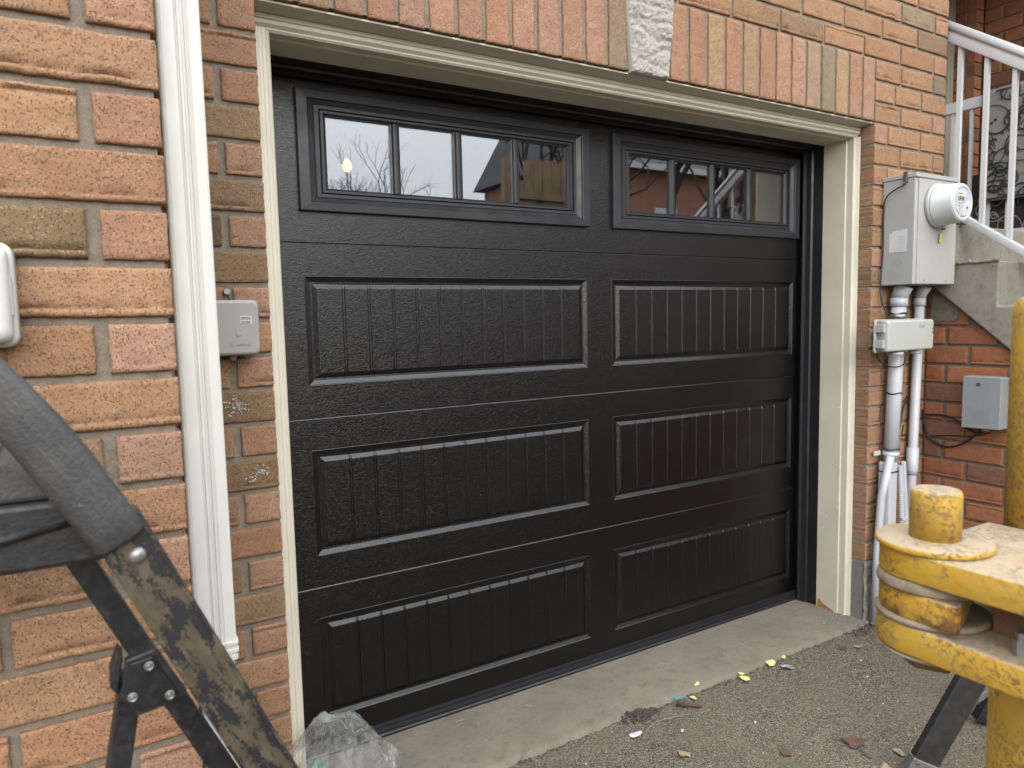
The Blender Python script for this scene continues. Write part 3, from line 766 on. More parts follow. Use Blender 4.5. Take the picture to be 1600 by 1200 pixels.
# ------------------------------------------------------------------ inside the garage
ins = MB(); ins.box(-.38, -.36, .08, 5.6, -.03, 2.72); ins.box(2.93, 2.95, .08, 5.6, -.03, 2.72); ins.box(-.38, 2.95, 5.6, 5.62, -.03, 2.72)
ins.box(-.38, -.17, .062, .08, -.03, 2.72); ins.box(2.33, 2.95, .062, .08, -.03, 2.72); ins.box(-.17, 2.33, .062, .08, 2.14, 2.72)
struct(ins.build('garage_wall', 'drywall'))
struct(MB().box(-.38, 2.95, .06, 5.62, 2.72, 2.74).build('garage_ceiling', 'drywall'))
struct(MB().box(-.38, 2.95, .10, 5.62, -.05, -.0195).build('garage_floor', 'concrete'))
lb = thing('light_bulb', 'lit yellow bulb hanging inside the garage, seen through the first window pane', 'light bulb', (.995, 2.55, 2.72))
MB().lathe([(.006, 2.40), (.024, 2.372), (.031, 2.395), (.026, 2.42), (.015, 2.445)][::1] and [(.004, 2.358), (.018, 2.364), (.029, 2.382), (.031, 2.397), (.025, 2.418), (.015, 2.44)], (.995, 2.55, 0), 'Z', 16).build('glass_bulb', 'bulb', lb)
MB().lathe([(.016, 2.4405), (.018, 2.47), (.018, 2.50), (.006, 2.505), (.006, 2.70), (.05, 2.702), (.05, 2.7195)], (.995, 2.55, 0), 'Z', 14).build('socket', 'white', lb)

# ------------------------------------------------------------------ downspout
dsx0, dsx1, dsy0, dsy1 = -.4475, -.3805, -.885, -.83
ds = thing('downspout', 'white ribbed metal downspout between the two brick walls', 'downspout', (-.41, -.86, -.02))
def ds_profile(x0, x1, y0, y1):
    w_ = x1-x0; P = []
    for t, d in ((0, .010), (.012, .004), (.05, .0012), (.12, 0), (.40, 0), (.425, .0035), (.455, .0035), (.475, .0), (.525, .0), (.545, .004), (.60, .004), (.62, .0), (.64, 0), (.66, .0025), (.69, .0015), (.72, 0), (.93, 0), (.985, .002), (1, .009)):
        P.append((x0 + w_*t, y0 + d))
    return P + [(x1, y1), (x0, y1)]
MB().prism(ds_profile(dsx0, dsx1, dsy0, dsy1), fz, .772, 3.2).build('pipe', 'white', ds)
MB().prism(ds_profile(dsx0+.004, dsx1-.004, dsy0+.004, dsy1-.004), fz, -.02, .7719).build('lower_pipe', 'white', ds)
cl_ = MB()
for z0, z1, e in ((.772, .781, .0015), (.786, .792, .003), (.800, .806, .003)):
    cl_.prism(ds_profile(dsx0-e, dsx1+e, dsy0-e-.001, dsy1), fz, z0, z1)
cl_.build('joint_collar', 'white', ds, bevel=.001)
MB().box(LX+.0005, dsx0+.01, -.875, -.835, 1.9, 1.93).build('strap', 'white', ds)

# ------------------------------------------------------------------ small boxes on the left
nb = thing('meter_reader_box', 'small taupe plastic box with two white stickers beside the downspout', 'utility box', (-.275, FY, 1.285))
def rbox(x0, x1, y0, y1, z0, z1, taper=0.0, r=.012):
    """rounded-corner shell looking to -Y; front tapers inwards"""
    mb = MB(); prev = None; n = 6
    def loop(ins, y, rr):
        a0, a1, c0, c1 = x0+ins, x1-ins, z0+ins, z1-ins; L = []
        for cx, cz, st in ((a1-rr, c1-rr, 0), (a0+rr, c1-rr, 90), (a0+rr, c0+rr, 180), (a1-rr, c0+rr, 270)):
            for k in range(n+1):
                t = R(st + 90*k/n); L.append((cx + rr*math.cos(t), y, cz + rr*math.sin(t)))
        return L
    steps = [(0, y1, r), (0, y0+taper*1.6, r), (taper*.25, y0+taper*.7, r), (taper*.7, y0+taper*.2, r), (taper*1.3, y0, max(r-taper*.5, .003))]
    k = None
    for ins, y, rr in steps:
        lp = loop(ins, y, rr); b = len(mb.v); mb.v += lp; k = len(lp)
        if prev is not None:
            for q in range(k): mb.f.append((prev+q, prev+(q+1) % k, b+(q+1) % k, b+q)); mb.sm.append(True)
        prev = b
    mb.f.append(tuple(prev+q for q in range(k))); mb.sm.append(False)
    mb.f.append(tuple(range(k))[::-1]); mb.sm.append(False)
    return mb
rbox(-.335, -.2145, -.398, -.345, 1.286, 1.417, .006, .013).build('cover', 'neptune', nb)
MB().box(-.332, -.217, -.3449, FY+.004, 1.288, 1.414).build('base', 'neptune', nb, bevel=.003)
tb = MB()
tb.lathe([(.0085, -.343), (.0085, -.331)], (-.2685, 0, 1.281), 'Y', 14); tb.lathe([(.005, -.343), (.005, -.331)], (-.239, 0, 1.283), 'Y', 10); tb.build('mounting_tab', 'neptune', nb)
MB().lathe([(.004, -.3465), (.0045, -.3432)], (-.2685, 0, 1.281), 'Y', 8).build('screw', 'steel', nb)
MB().lathe([(.0072, -.348), (.0072, FY+.006)], (-.276, 0, 1.4385), 'Y', 12).build('plug', 'steel', nb)
MB().tube([(-.2745, -.336, 1.433), (-.2725, -.338, 1.425), (-.271, -.34, 1.416)], .0022, 6).build('lead', 'wire', nb)
for zc in (1.3745, 1.3645):
    st_ = MB().box(-.2585, -.233, -.3986, -.3978, zc-.0042, zc+.0042).build('sticker', 'sticker', nb, bevel=.0003)
    pr = MB(); rs = random.Random(int(zc*1000))
    for row in (0, 1):
        x = -.2565
        while x < -.236:
            w_ = rs.uniform(.0008, .0022); pr.box(x, x+w_, -.3990, -.3985, zc-.003+row*.0032, zc-.0008+row*.0032); x += w_+.0006
    stf(pr.build('print', 'ink', st_))
MB().lathe([(.0030, -.3990), (.0052, -.3993), (.0060, -.3975)], (-.2645, 0, 1.336), 'Y', 16).build('boss', 'neptune', nb)
text('brand_text', 'NEPTUNE', .0072, (-.2535, -.3985, 1.3105), FRONT, 'neptune', nb, .0008)
lg_ = MB()
for k in range(3): lg_.box(-.285+.0035*k, -.2832+.0035*k, -.3992, -.3975, 1.306+.001*k, 1.316-.0005*k, None)
lg_.build('logo', 'neptune', nb)

wb = thing('white_wall_box', 'pale grey rounded box on the near brick wall at the far left', 'utility box', (-.72, LY, 1.34))
rbox(-.80, -.6535, -.975, -.9335, 1.334, 1.478, .004, .016).build('base', 'white', wb)
rbox(-.80, -.6585, -1.005, -.9755, 1.340, 1.472, .009, .015).build('lid', 'white', wb)
MB().box(-.6592, -.6562, -.990, -.9758, 1.378, 1.432).build('latch', 'box_light', wb, bevel=.0008)

# ------------------------------------------------------------------ electricity meter on the pillar
MX0, MX1, MY, MZ0, MZ1 = 2.392, 2.707, -.470, 1.466, 1.921
em = thing('meter_cabinet', 'grey metal electric meter cabinet with a white round meter on its front', 'electric meter', (2.55, FY, MZ0))
MB().box(MX0, MX1, MY+.004, FY-.003, MZ0, MZ1-.018).build('cabinet', 'meter', em, bevel=.003)
MB().box(MX0+.022, MX1-.003, MY, MY+.0035, MZ0+.002, MZ1-.02).build('front_cover', 'meter', em, bevel=.0012)
MB().box(MX0-.003, MX1+.003, MY-.003, FY-.002, MZ1-.0175, MZ1).build('lid', 'meter', em, bevel=.002)
kn = MB()
for r0 in (.040, .027, .016):
    n = 28; vs = []
    for k in range(n):
        an = 2*math.pi*k/n
        for rr, dx in ((r0+.0018, 0.001), (r0, -.0014), (r0-.0018, 0.001)): vs.append((MX0+dx, -.392+rr*math.cos(an), 1.532+rr*math.sin(an)))
    kn.add(vs, [(k*3+q, ((k+1) % n)*3+q, ((k+1) % n)*3+q+1, k*3+q+1) for k in range(n) for q in (0, 1)], True)
kn.build('knockout', 'meter', em)
pap = MB().prism([(-.361, 1.604), (-.436, 1.603), (-.437, 1.697), (-.425, 1.693), (-.414, 1.6965), (-.411, 1.691), (-.399, 1.6935), (-.379, 1.692), (-.374, 1.684), (-.361, 1.681)], lambda p, q, t: (t, p, q), MX0-.0008, MX0+.001)
pl = pap.build('torn_label', 'sticker', em)
ln = MB(); rl = random.Random(2)
for k in range(9):
    ln.box(MX0-.0011, MX0-.0006, -.43, -.43+rl.uniform(.02, .055), 1.612+.007*k, 1.6126+.007*k)
stf(ln.build('print', 'greybox', pl))
for xr in (2.466, 2.632): MB().lathe([(.0022, MY-.002), (.0028, MY-.0005)], (xr, 0, 1.481), 'Y', 8).build('rivet', 'dark_steel', em)
hs = MB().box(MX0-.010, MX0-.002, -.436, -.420, 1.885, 1.930).box(MX0-.013, MX0-.009, -.434, -.424, 1.878, 1.91); hs.tube([(MX0-.009, -.428, 1.889), (MX0-.018, -.425, 1.882), (MX0-.011, -.421, 1.873)], .0025, 6); hs.build('hasp', 'dark_steel', em, bevel=.001)
cx, cz = 2.5455, 1.793
MB().lathe([(.094, MY), (.094, MY-.010), (.0905, MY-.018)], (cx, 0, cz), 'Y', 40).build('sealing_ring', 'meter', em)
mw = MB().lathe([(.089, MY-.0181), (.088, MY-.024), (.0855, MY-.028), (.079, MY-.095), (.0765, MY-.104), (.071, MY-.108), (.0625, MY-.108), (.0600, MY-.104)], (cx, 0, cz), 'Y', 48).build('round_meter', 'meter_white', em)
MB().lathe([(.0600, MY-.100), (.0600, MY-.1045), (.057, MY-.106)], (cx, 0, cz), 'Y', 40).build('lens', 'lens', mw)
pls = []
for k in range(15):
    t = R(150 + 160*k/14); pls.append((cx+.0565*math.cos(t), cz+.0565*math.sin(t)))
MB().prism([(cx-.049, cz+.028), (cx-.049, cz-.029), (cx-.030, cz-.046), (cx-.012, cz-.012), (cx+.012, cz+.016), (cx+.022, cz+.046), (cx-.02, cz+.052)], lambda p, q, t: (p, t, q), MY-.1085, MY-.1062).build('face_plate', 'white', mw)
dsp = MB().box(cx-.044, cx+.006, MY-.1100, MY-.1086, cz+.006, cz+.024).build('display', 'lcd', mw)
text('digits', '88088', .0150, (cx-.019, MY-.1101, cz+.015), FRONT, 'ink', mw, .0003)
pm = MB()
for k, (dx, dz, wd) in enumerate(((-.04, -.006, .02), (-.014, -.004, .012), (-.04, -.016, .014), (-.02, -.018, .008), (-.033, -.026, .010), (-.03, -.034, .008), (-.042, .033, .03))):
    pm.box(cx+dx, cx+dx+wd, MY-.1092, MY-.1084, cz+dz, cz+dz+.0028)
stf(pm.build('print', 'ink', mw))
MB().prism([(cx+.050, cz-.026), (cx+.036, cz-.043), (cx+.010, cz-.055), (cx-.012, cz-.054), (cx-.006, cz-.03), (cx+.012, cz-.008), (cx+.034, cz+.006), (cx+.056, cz+.0)], lambda p, q, t: (p, t, q), MY-.1105, MY-.1062).build('cover_plate', 'meter_white', mw, bevel=.001)
MB().lathe([(.004, MY-.1125), (.0055, MY-.1106)], (cx+.024, 0, cz-.021), 'Y', 12).build('port', 'ink', mw)
MB().tube([(cx+.012, MY-.02, cz-.093), (cx+.02, MY-.026, cz-.098), (cx+.034, MY-.02, cz-.092), (cx+.022, MY-.014, cz-.099)], .003, 6).build('seal_wire', 'dark_steel', em)
tg = MB().tube([(cx+.024, MY-.018, cz-.1), (cx+.032, MY-.012, cz-.108), (cx+.026, MY-.009, cz-.118), (cx+.018, MY-.012, cz-.106)], .0008, 5)
tgl = tg.build('tag_cord', 'white', em)
MB().prism([(cx+.018, cz-.112), (cx+.028, cz-.112), (cx+.036, cz-.15), (cx+.012, cz-.152)], lambda p, q, t: (p, t, q), MY-.0105, MY-.0075).build('tag', 'tag', tgl, bevel=.001)

# conduits below it
def conduit(name, label, cx_, cy_, r_, ztop_off, flare):
    t = thing(name, label, 'conduit', (cx_, cy_, -.03), 'grey conduits below the meter cabinet')
    return t
c1 = conduit('conduit', 'thicker grey conduit strapped to the brick pillar under the meter', 2.43, -.372, .03, 0, 0)
def cx1(z): return 2.413 + .0452*(z - .415)
def cx2(z): return 2.611 + .0277*(z - .4)
def up(cx_, y, zs, r, n=18): return MB().tube([(cx_(z), y, z) for z in zs], r, n)
up(cx1, -.372, (.70, 1.0, 1.375), .030).build('pipe', 'pvc', c1)
up(cx1, -.372, (1.3755, 1.412), .0355).build('coupling', 'pvc', c1)
MB().tube([(cx1(1.412), -.372, 1.4125), (cx1(1.44)+.001, -.380, 1.44), (cx1(1.466)+.004, -.394, 1.4655)], .0345, 18).build('offset_bend', 'pvc', c1)
MB().box(2.378, 2.434, -.402, -.345, -.03, .6995).build('lower_cover', 'pvc', c1, bevel=.007)
MB().box(2.374, 2.438, -.406, -.343, .16, .30).build('cover_sleeve', 'pvc', c1, bevel=.007)
MB().tube([(2.352, -.362, -.03), (2.353, -.366, .3), (2.362, -.374, .55), (2.386, -.396, .728)], .0165, 10).build('side_hose', 'pvc', c1)
up(cx1, -.372, (.722, .742), .0345).build('strap', 'pvc', c1)
MB().box(2.350, 2.395, -.345, -.339, .726, .746).build('strap_ear', 'pvc', c1, bevel=.002)
up(cx1, -.372, (1.322, 1.341), .0355).build('pipe_clamp', 'steel', c1)
c2 = conduit('conduit', 'thinner grey conduit standing in the corner of the pillar', 2.61, -.358, .021, 0, 0)
up(cx2, -.358, (-.03, .6, 1.375), .0205, 16).build('pipe', 'pvc', c2)
up(cx2, -.358, (1.3755, 1.412), .0255, 16).build('coupling', 'pvc', c2)
MB().tube([(cx2(1.412), -.358, 1.4125), (cx2(1.44), -.368, 1.44), (cx2(1.466)+.002, -.386, 1.4655)], .0245, 16).build('offset_bend', 'pvc', c2)
MB().tube([(cx2(.61), -.358, .61), (cx2(.635), -.358, .635), (cx2(.735), -.358, .735)], [.0205, .0252, .0252], 16).build('joint_sleeve', 'pvc', c2)
fc = thing('flexible_conduit', 'corrugated grey flexible hoses hanging between the two conduits', 'hose', (2.52, -.385, -.03))
for (x0, x1, zt) in ((2.475, 2.545, .675), (2.500, 2.585, .69)):
    pts = []; rs_ = []
    for k in range(150):
        t = k/149; pts.append((x0 + (x1-x0)*t + .006*math.sin(t*3), -.385 + .008*t, zt - (zt+.02)*t)); rs_.append(.0125 if k % 2 else .0108)
    MB().tube(pts, rs_, 10, smooth=False).build('hose', 'pvc', fc)
MB().box(2.485, 2.515, -.402, -.395, .43, .44).build('clip', 'white', fc, bevel=.001)

# grey telecom junction box
jb = thing('junction_box', 'pale grey telephone junction box hung across the conduits', 'utility box', (2.4, -.43, 1.19))
rbox(2.238, 2.574, -.462, -.412, 1.188, 1.318, .007, .010).build('lid', 'box_light', jb)
rbox(2.224, 2.560, -.4115, -.404, 1.184, 1.322, .001, .010).build('base', 'box_light', jb)
for zc in (1.285, 1.22): MB().box(2.2275, 2.2405, -.448, -.4118, zc-.017, zc+.017).build('hinge', 'box_light', jb, bevel=.003)
MB().box(2.330, 2.375, -.341, -.337, 1.252, 1.276).box(2.330, 2.334, -.404, -.341, 1.252, 1.276).build('mounting_tab', 'steel', jb, bevel=.001)
MB().lathe([(.004, -.464), (.004, -.459)], (2.560, 0, 1.278), 'Y', 10).lathe([(.004, -.464), (.004, -.459)], (2.560, 0, 1.263), 'Y', 10).build('screw', 'ink', jb)
text('brand_text', 'Bell', .028, (2.478, -.4625, 1.292), FRONT, 'box_light', jb, .0009)
e_ = MB()
for (x, w_) in ((2.35, .032), (2.50, .024)): MB().tube([(x, -.425, 1.1845), (x, -.425, 1.17)], w_, 12).build('cable_entry', 'box_light', jb)

# loose cables
def cable(pts, label, r=.0035, name='cable'):
    P = [Vector(p) for p in pts]; out = []
    for i in range(len(P)-1):
        p0, p1, p2, p3 = P[max(i-1, 0)], P[i], P[i+1], P[min(i+2, len(P)-1)]
        for k in range(6):
            t = k/6; out.append(.5*((2*p1) + (p2-p0)*t + (2*p0-5*p1+4*p2-p3)*t*t + (3*p1-p0-3*p2+p3)*t**3))
    out.append(P[-1])
    o = MB().tube(out, r, 7).build(name, 'wire', None, origin=pts[-1]); return tag(o, label, 'cable', 'black cables by the meter')
cable([(2.380, -.425, 1.872), (2.374, -.40, 1.865), (2.380, -.35, 1.835), (2.384, -.338, 1.77), (2.386, -.338, 1.62), (2.372, -.338, 1.47), (2.380, -.34, 1.40), (2.395, -.355, 1.345), (2.40, -.37, 1.30), (2.36, -.345, 1.25), (2.352, -.345, 1.16), (2.375, -.385, 1.12), (2.42, -.418, 1.125), (2.436, -.425, 1.178)], 'thin black cable clipped down the edge of the meter cabinet', .0028)
cable([(2.735, -.345, .875), (2.742, -.40, .880), (2.742, -.47, .872), (2.742, -.52, .838), (2.742, -.57, .815), (2.741, -.60, .838)], 'upper black cable running to the dark grey box', .0042)
cable([(2.735, -.335, .90), (2.740, -.34, .83), (2.742, -.37, .765), (2.742, -.44, .738), (2.742, -.51, .762), (2.742, -.56, .805), (2.741, -.585, .84)], 'sagging black cable loop on the side wall', .0042)
cable([(2.47, -.40, .86), (2.53, -.36, .80), (2.64, -.335, .80), (2.735, -.35, .778), (2.742, -.45, .792), (2.742, -.55, .80), (2.742, -.62, .825)], 'lowest thin black cable crossing the side wall', .0026)
cable([(2.47, -.385, .85), (2.52, -.36, .90), (2.60, -.336, .97)], 'short black cable looping behind the thinner conduit', .0036)
for i, (z, rr, xx, lab) in enumerate(((1.345, .0325, 2.447, 'black tie round the thicker conduit just above the junction box'), (1.0, .0325, 2.447, 'black tie round the middle of the thicker conduit'), (.755, .0325, 2.447, 'black tie just above the conduit strap'))):
    xx = cx1(z); pts = [(xx + rr*math.cos(2*math.pi*k/20), -.372 + rr*math.sin(2*math.pi*k/20), z + .003*math.sin(k)) for k in range(21)]
    tag(MB().tube(pts, .0028, 6).build('cable_tie', 'wire', None, origin=(xx, -.372, z)), lab, 'cable tie', 'ties round the conduit')
for z, lab in ((.655, 'black tie round the upper end of the square conduit cover'), (.375, 'black tie round the lower part of the square conduit cover')):
    tag(MB().box(2.3765, 2.4355, -.4045, -.3425, z, z+.006).build('cable_tie', 'wire', None, origin=(2.447, -.372, z), bevel=.002), lab, 'cable tie', 'ties round the conduit')

# ------------------------------------------------------------------ stairs and their side wall on the right
WXS = 2.75
sw = thing('stair_side_wall', 'darker orange brick wall under the concrete stairs', 'wall', (WXS, -.9, -.05))
def soffit(y): return 1.464 + .722*(y + .363)
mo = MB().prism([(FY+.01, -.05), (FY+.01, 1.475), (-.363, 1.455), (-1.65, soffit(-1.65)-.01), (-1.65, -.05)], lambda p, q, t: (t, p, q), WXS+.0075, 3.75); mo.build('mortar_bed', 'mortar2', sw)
for n in range(-15, 1):
    y = FY - .004; i = 0
    st = ([.185, .247] if n % 2 else [.085, .247])
    while y > -1.6:
        L = st[i] if i < len(st) else .247; i += 1
        top_ok = zb(n) + HB < soffit(y - L) + .012
        if not top_ok:
            L2 = L
            while L2 > .05 and zb(n)+HB > soffit(y-L2)+.012: L2 -= .02
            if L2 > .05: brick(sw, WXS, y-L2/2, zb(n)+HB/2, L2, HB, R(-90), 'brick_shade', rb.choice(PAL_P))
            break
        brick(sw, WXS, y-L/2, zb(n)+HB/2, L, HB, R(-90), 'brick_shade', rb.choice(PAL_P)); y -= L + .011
# mortar patch under the soffit
mp_ = MB(); vs = []; nn = 20
for j in range(nn+1):
    for i in range(nn+1):
        y = -.335 - .23*i/nn; zt = soffit(y)+.005; zl = min(1.30 + .02*noise.noise((y*20, 0, 3)) + (.06 if y < -.47 else 0), zt-.002)
        z = zl + (zt-zl)*j/nn
        vs.append((WXS - .004 - .004*noise.noise((y*40, z*40, 1)) + (.01 if i in (0, nn) or j == 0 else 0), y, z))
mp_.add(vs, [(j*(nn+1)+i, j*(nn+1)+i+1, (j+1)*(nn+1)+i+1, (j+1)*(nn+1)+i) for j in range(nn) for i in range(nn)], True); mp_.build('mortar_patch', 'mortar2', sw)

stt = thing('concrete_stairs', 'weathered concrete stairs with stained risers rising behind the meter cabinet', 'stairs', (3.2, -.9, -.05))
pro = [(1.2, 1.742), (-.386, 1.742), (-.386, 1.556), (-.636, 1.556), (-.636, 1.366)]
y, z = -.636, 1.366
while z > .05:
    y -= .25; pro += [(y, z)]; z -= .19; pro += [(y, max(z, -.05))]
yl = y
pro += [(yl + .25, -.05), (-.363, soffit(-.363)), (1.2, soffit(-.363))]
pro2 = []
for p_, q_ in pro: pro2.append((p_, q_))
o = MB().prism(pro2, lambda p, q, t: (t, p, q), 2.724, 3.85).build('stair_flight', 'stairc', stt, bevel=.006)
# uneven lip of old patching over the lower block and the crack
lp = MB(); vs = []
for k in range(40):
    y = -.40 - .236*k/39; dz = .004*noise.noise((y*30, 0, 0)) + .003*noise.noise((y*90, 0, 5))
    vs += [(2.7195 - .002*noise.noise((y*50, 1, 1)), y, 1.552+dz), (2.726, y, 1.5545+dz), (2.726, y, 1.566+dz*1.8), (2.7205, y, 1.5635+dz*1.8)]
lp.add(vs, [(k*4+q, (k+1)*4+q, (k+1)*4+(q+1) % 4, k*4+(q+1) % 4) for k in range(39) for q in range(4)], True)
lp.build('patched_edge', 'stairc', stt)

# white stair railing
sr_ = thing('stair_railing', 'white aluminium railing sloping down beside the concrete stairs', 'railing', (2.90, -.9, 1.0))
RX = 2.90
def rt(y): return 2.663 + .71*(y + .318)
def rl_(y): return 1.777 + .69*(y + .417)
def slope_bar(mb, prof_, y0, y1, zf):
    mb.prism(prof_, lambda p, q, t: (RX + p, t, zf(t) + q), y0, y1, True)
tr = MB(); slope_bar(tr, [(.028*math.cos(R(a_)), -.030 + .030*math.sin(R(a_))) for a_ in range(-20, 201, 20)] , -.20, -1.75, rt); tr.build('handrail', 'rail', sr_)
tr = MB(); slope_bar(tr, [(-.020, -.095), (.020, -.095), (.020, -.0385), (-.020, -.0385)], -.20, -1.75, rt); tr.build('top_rail', 'rail', sr_, bevel=.002)
tr = MB(); slope_bar(tr, [(-.019, -.037), (.019, -.037), (.019, 0), (-.019, 0)], -.20, -1.75, rl_); tr.build('bottom_rail', 'rail', sr_, bevel=.002)
y = -.364
while y > -1.7:
    MB().box(RX-.009, RX+.009, y-.0095, y+.0095, rl_(y)-.005, rt(y)-.088).build('baluster', 'rail', sr_); y -= .1135
MB().box(RX-.021, RX+.021, -1.79, -1.748, rl_(-1.77)-.75, rt(-1.77)+.05).build('newel_post', 'rail', sr_, bevel=.003)
MB().box(RX-.021, RX+.021, -.199, -.157, 1.743, rt(-.18)+.04).build('newel_post', 'rail', sr_, bevel=.003)

# porch: guard rail, mats, walls
pg = thing('porch_guard', 'white level guard rail on the far side of the porch', 'railing', (4.3, .1, 1.743))
MB().box(4.278, 4.322, -.37, .49, 2.605, 2.672).build('top_rail', 'rail', pg, bevel=.004)
MB().box(4.283, 4.317, -.37, .49, 1.80, 1.835).build('bottom_rail', 'rail', pg, bevel=.003)
y = .40
while y > -.36:
    MB().box(4.291, 4.309, y-.009, y+.009, 1.8352, 2.6048).build('baluster', 'rail', pg); y -= .112
MB().box(4.28, 4.32, -.41, -.371, 1.743, 2.70).build('newel_post', 'rail', pg, bevel=.003)
def swirls(parent, x, y0, y1, z0, z1, n, mat, seed, th=.0035):
    mb = MB(); rs = random.Random(seed)
    for i in range(n):
        cy_, cz_ = rs.uniform(y0, y1), rs.uniform(z0, z1); r0 = rs.choice((rs.uniform(.02, .05), rs.uniform(.05, .14))); turns = rs.uniform(.6, 1.6); ph = rs.uniform(0, 6.28); sg = rs.choice((-1, 1))
        pts = []
        for k in range(26):
            t = k/25; rr = r0*(1-.75*t); an = ph + sg*turns*6.28*t
            yy, zz_ = cy_ + rr*math.cos(an), cz_ + rr*math.sin(an)
            pts.append((x - i*.00002, min(max(yy, y0), y1), min(max(zz_, z0), z1)))
        q = [p for j, p in enumerate(pts) if j == 0 or (Vector(p)-Vector(pts[j-1])).length > .0015]
        if len(q) > 3: mb.tube(q, [th*(.5+.7*math.sin(math.pi*j/(len(q)-1))) for j in range(len(q))], 5)
    for i in range(n//4):
        mb.lathe([(.009, -.001), (.009, .001)], (x, rs.uniform(y0+.02, y1-.02), rs.uniform(z0+.02, z1-.02)), 'X', 10)
    o = mb.build('swirl_print', mat, parent); o['kind'] = 'stuff'; return o
mt_ = MB(); nn = 24; vs = []
for j in range(nn+1):
    for i in range(nn+1):
        y = -.37 + .583*i/nn; z = 2.016 + .668*j/nn; vs.append((4.262 - .004*noise.noise((y*5, z*4, 2)), y, z))
b_ = len(vs); vs += [(x+.008, y, z) for x, y, z in vs]; w_ = nn+1
fs = [(j*w_+i, j*w_+i+1, (j+1)*w_+i+1, (j+1)*w_+i) for j in range(nn) for i in range(nn)]
fs += [tuple(b_+q for q in f[::-1]) for f in fs]
for i in range(nn): fs += [(i, b_+i, b_+i+1, i+1), (nn*w_+i, nn*w_+i+1, b_+nn*w_+i+1, b_+nn*w_+i), (i*w_, (i+1)*w_, b_+(i+1)*w_, b_+i*w_), (i*w_+nn, b_+i*w_+nn, b_+(i+1)*w_+nn, (i+1)*w_+nn)]
mat1 = MB().add(vs, fs, True).build('outdoor_mat', 'mat', None, origin=(4.265, -.08, 2.016)); tag(mat1, 'grey mat with black swirl print hung over the porch guard', 'mat')
swirls(mat1, 4.2575, -.36, .205, 2.03, 2.67, 70, 'swirl', 11)
mat2 = MB().box(4.325, 4.332, -.36, .30, 1.80, 2.20).build('outdoor_mat', 'matdark', None, origin=(4.33, 0, 1.8)); tag(mat2, 'dark maroon mat with pale swirls behind the porch guard', 'mat')
swirls(mat2, 4.3235, -.34, .28, 1.84, 2.1, 26, 'swirlw', 4, .003)

pw_ = thing('porch_brick_wall', 'shaded orange brick wall behind the porch guard', 'wall', (4.8, -.1, 1.7))
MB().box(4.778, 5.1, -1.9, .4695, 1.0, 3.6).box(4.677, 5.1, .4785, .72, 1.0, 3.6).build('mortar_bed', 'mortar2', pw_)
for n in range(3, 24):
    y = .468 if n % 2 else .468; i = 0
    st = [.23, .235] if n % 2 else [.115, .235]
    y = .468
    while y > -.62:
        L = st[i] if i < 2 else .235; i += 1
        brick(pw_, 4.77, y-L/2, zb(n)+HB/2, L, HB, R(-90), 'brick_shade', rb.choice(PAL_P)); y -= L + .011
    brick(pw_, 4.6715+.048, .470, zb(n)+HB/2, .093, HB, 0, 'brick_shade', rb.choice(PAL_P), D=.05)
    brick(pw_, 4.669, .470+.053+.06, zb(n)+HB/2, .10, HB, R(-90), 'brick_shade', rb.choice(PAL_P), D=.05)
pd = thing('porch_door', 'taupe painted entrance door frame at the back of the porch', 'door', (4.0, .7, 1.742))
MB().box(2.87, 4.668, .66, .72, 1.742, 3.5).build('panel', 'taupe', pd)
for x0, x1, y0 in ((4.59, 4.664, .60), (4.34, 4.41, .60), (3.72, 3.79, .60)):
    MB().box(x0, x1, y0, .6598, 1.742, 3.5).build('casing', 'taupe', pd, bevel=.004)
MB().box(4.43, 4.57, .64, .6597, 1.80, 3.3).build('stile', 'taupe', pd, bevel=.003)
struct(MB().box(2.87, 5.1, -.4, .72, 3.55, 3.62).build('porch_ceiling', 'drywall'))

# dark grey box on the side wall
db = thing('demarcation_box', 'dark grey plastic cable box on the side wall beneath the stairs', 'utility box', (WXS, -.61, .85))
def tx(mb):
    mb.v = [(WXS - (q[1]), q[0], q[2]) for q in mb.v]; return mb
bx = MB().prism([(-.536, .846), (-.688, .8505), (-.688, 1.066), (-.684, 1.070), (-.540, 1.070), (-.536, 1.066)], lambda p, q, t: (t, p, q), WXS-.078, WXS-.012); bx.build('lid', 'greybox', db, bevel=.004)
MB().box(WXS-.0118, WXS-.001, -.694, -.530, .85, 1.066).build('base', 'greybox', db, bevel=.002)
MB().lathe([(.009, WXS-.0795), (.009, WXS-.0775)], (0, -.600, 1.0375), 'X', 18).build('lock_rim', 'dark_steel', db)
MB().lathe([(.0062, WXS-.0806), (.0062, WXS-.0797)], (0, -.600, 1.0375), 'X', 14).build('lock', 'ink', db)
em_ = MB(); rs = random.Random(9)
for k in range(8): em_.box(WXS-.0787, WXS-.0778, -.640, -.640+rs.uniform(.055, .078), .878+.0064*k, .8806+.0064*k)
for (y0, y1, z0, z1) in ((-.645, -.555, .8715, .8728), (-.645, -.555, .932, .9333), (-.645, -.6437, .8715, .9333), (-.5563, -.555, .8715, .9333)): em_.box(WXS-.0788, WXS-.0778, y0, y1, z0, z1)
em_.box(WXS-.0788, WXS-.0778, -.603, -.590, .965, .972)
stf(em_.build('embossed_notice', 'greybox', db))
MB().tube([(WXS-.03, -.612, .846), (WXS-.03, -.612, .834)], .016, 12).build('cable_gland', 'greybox', db)

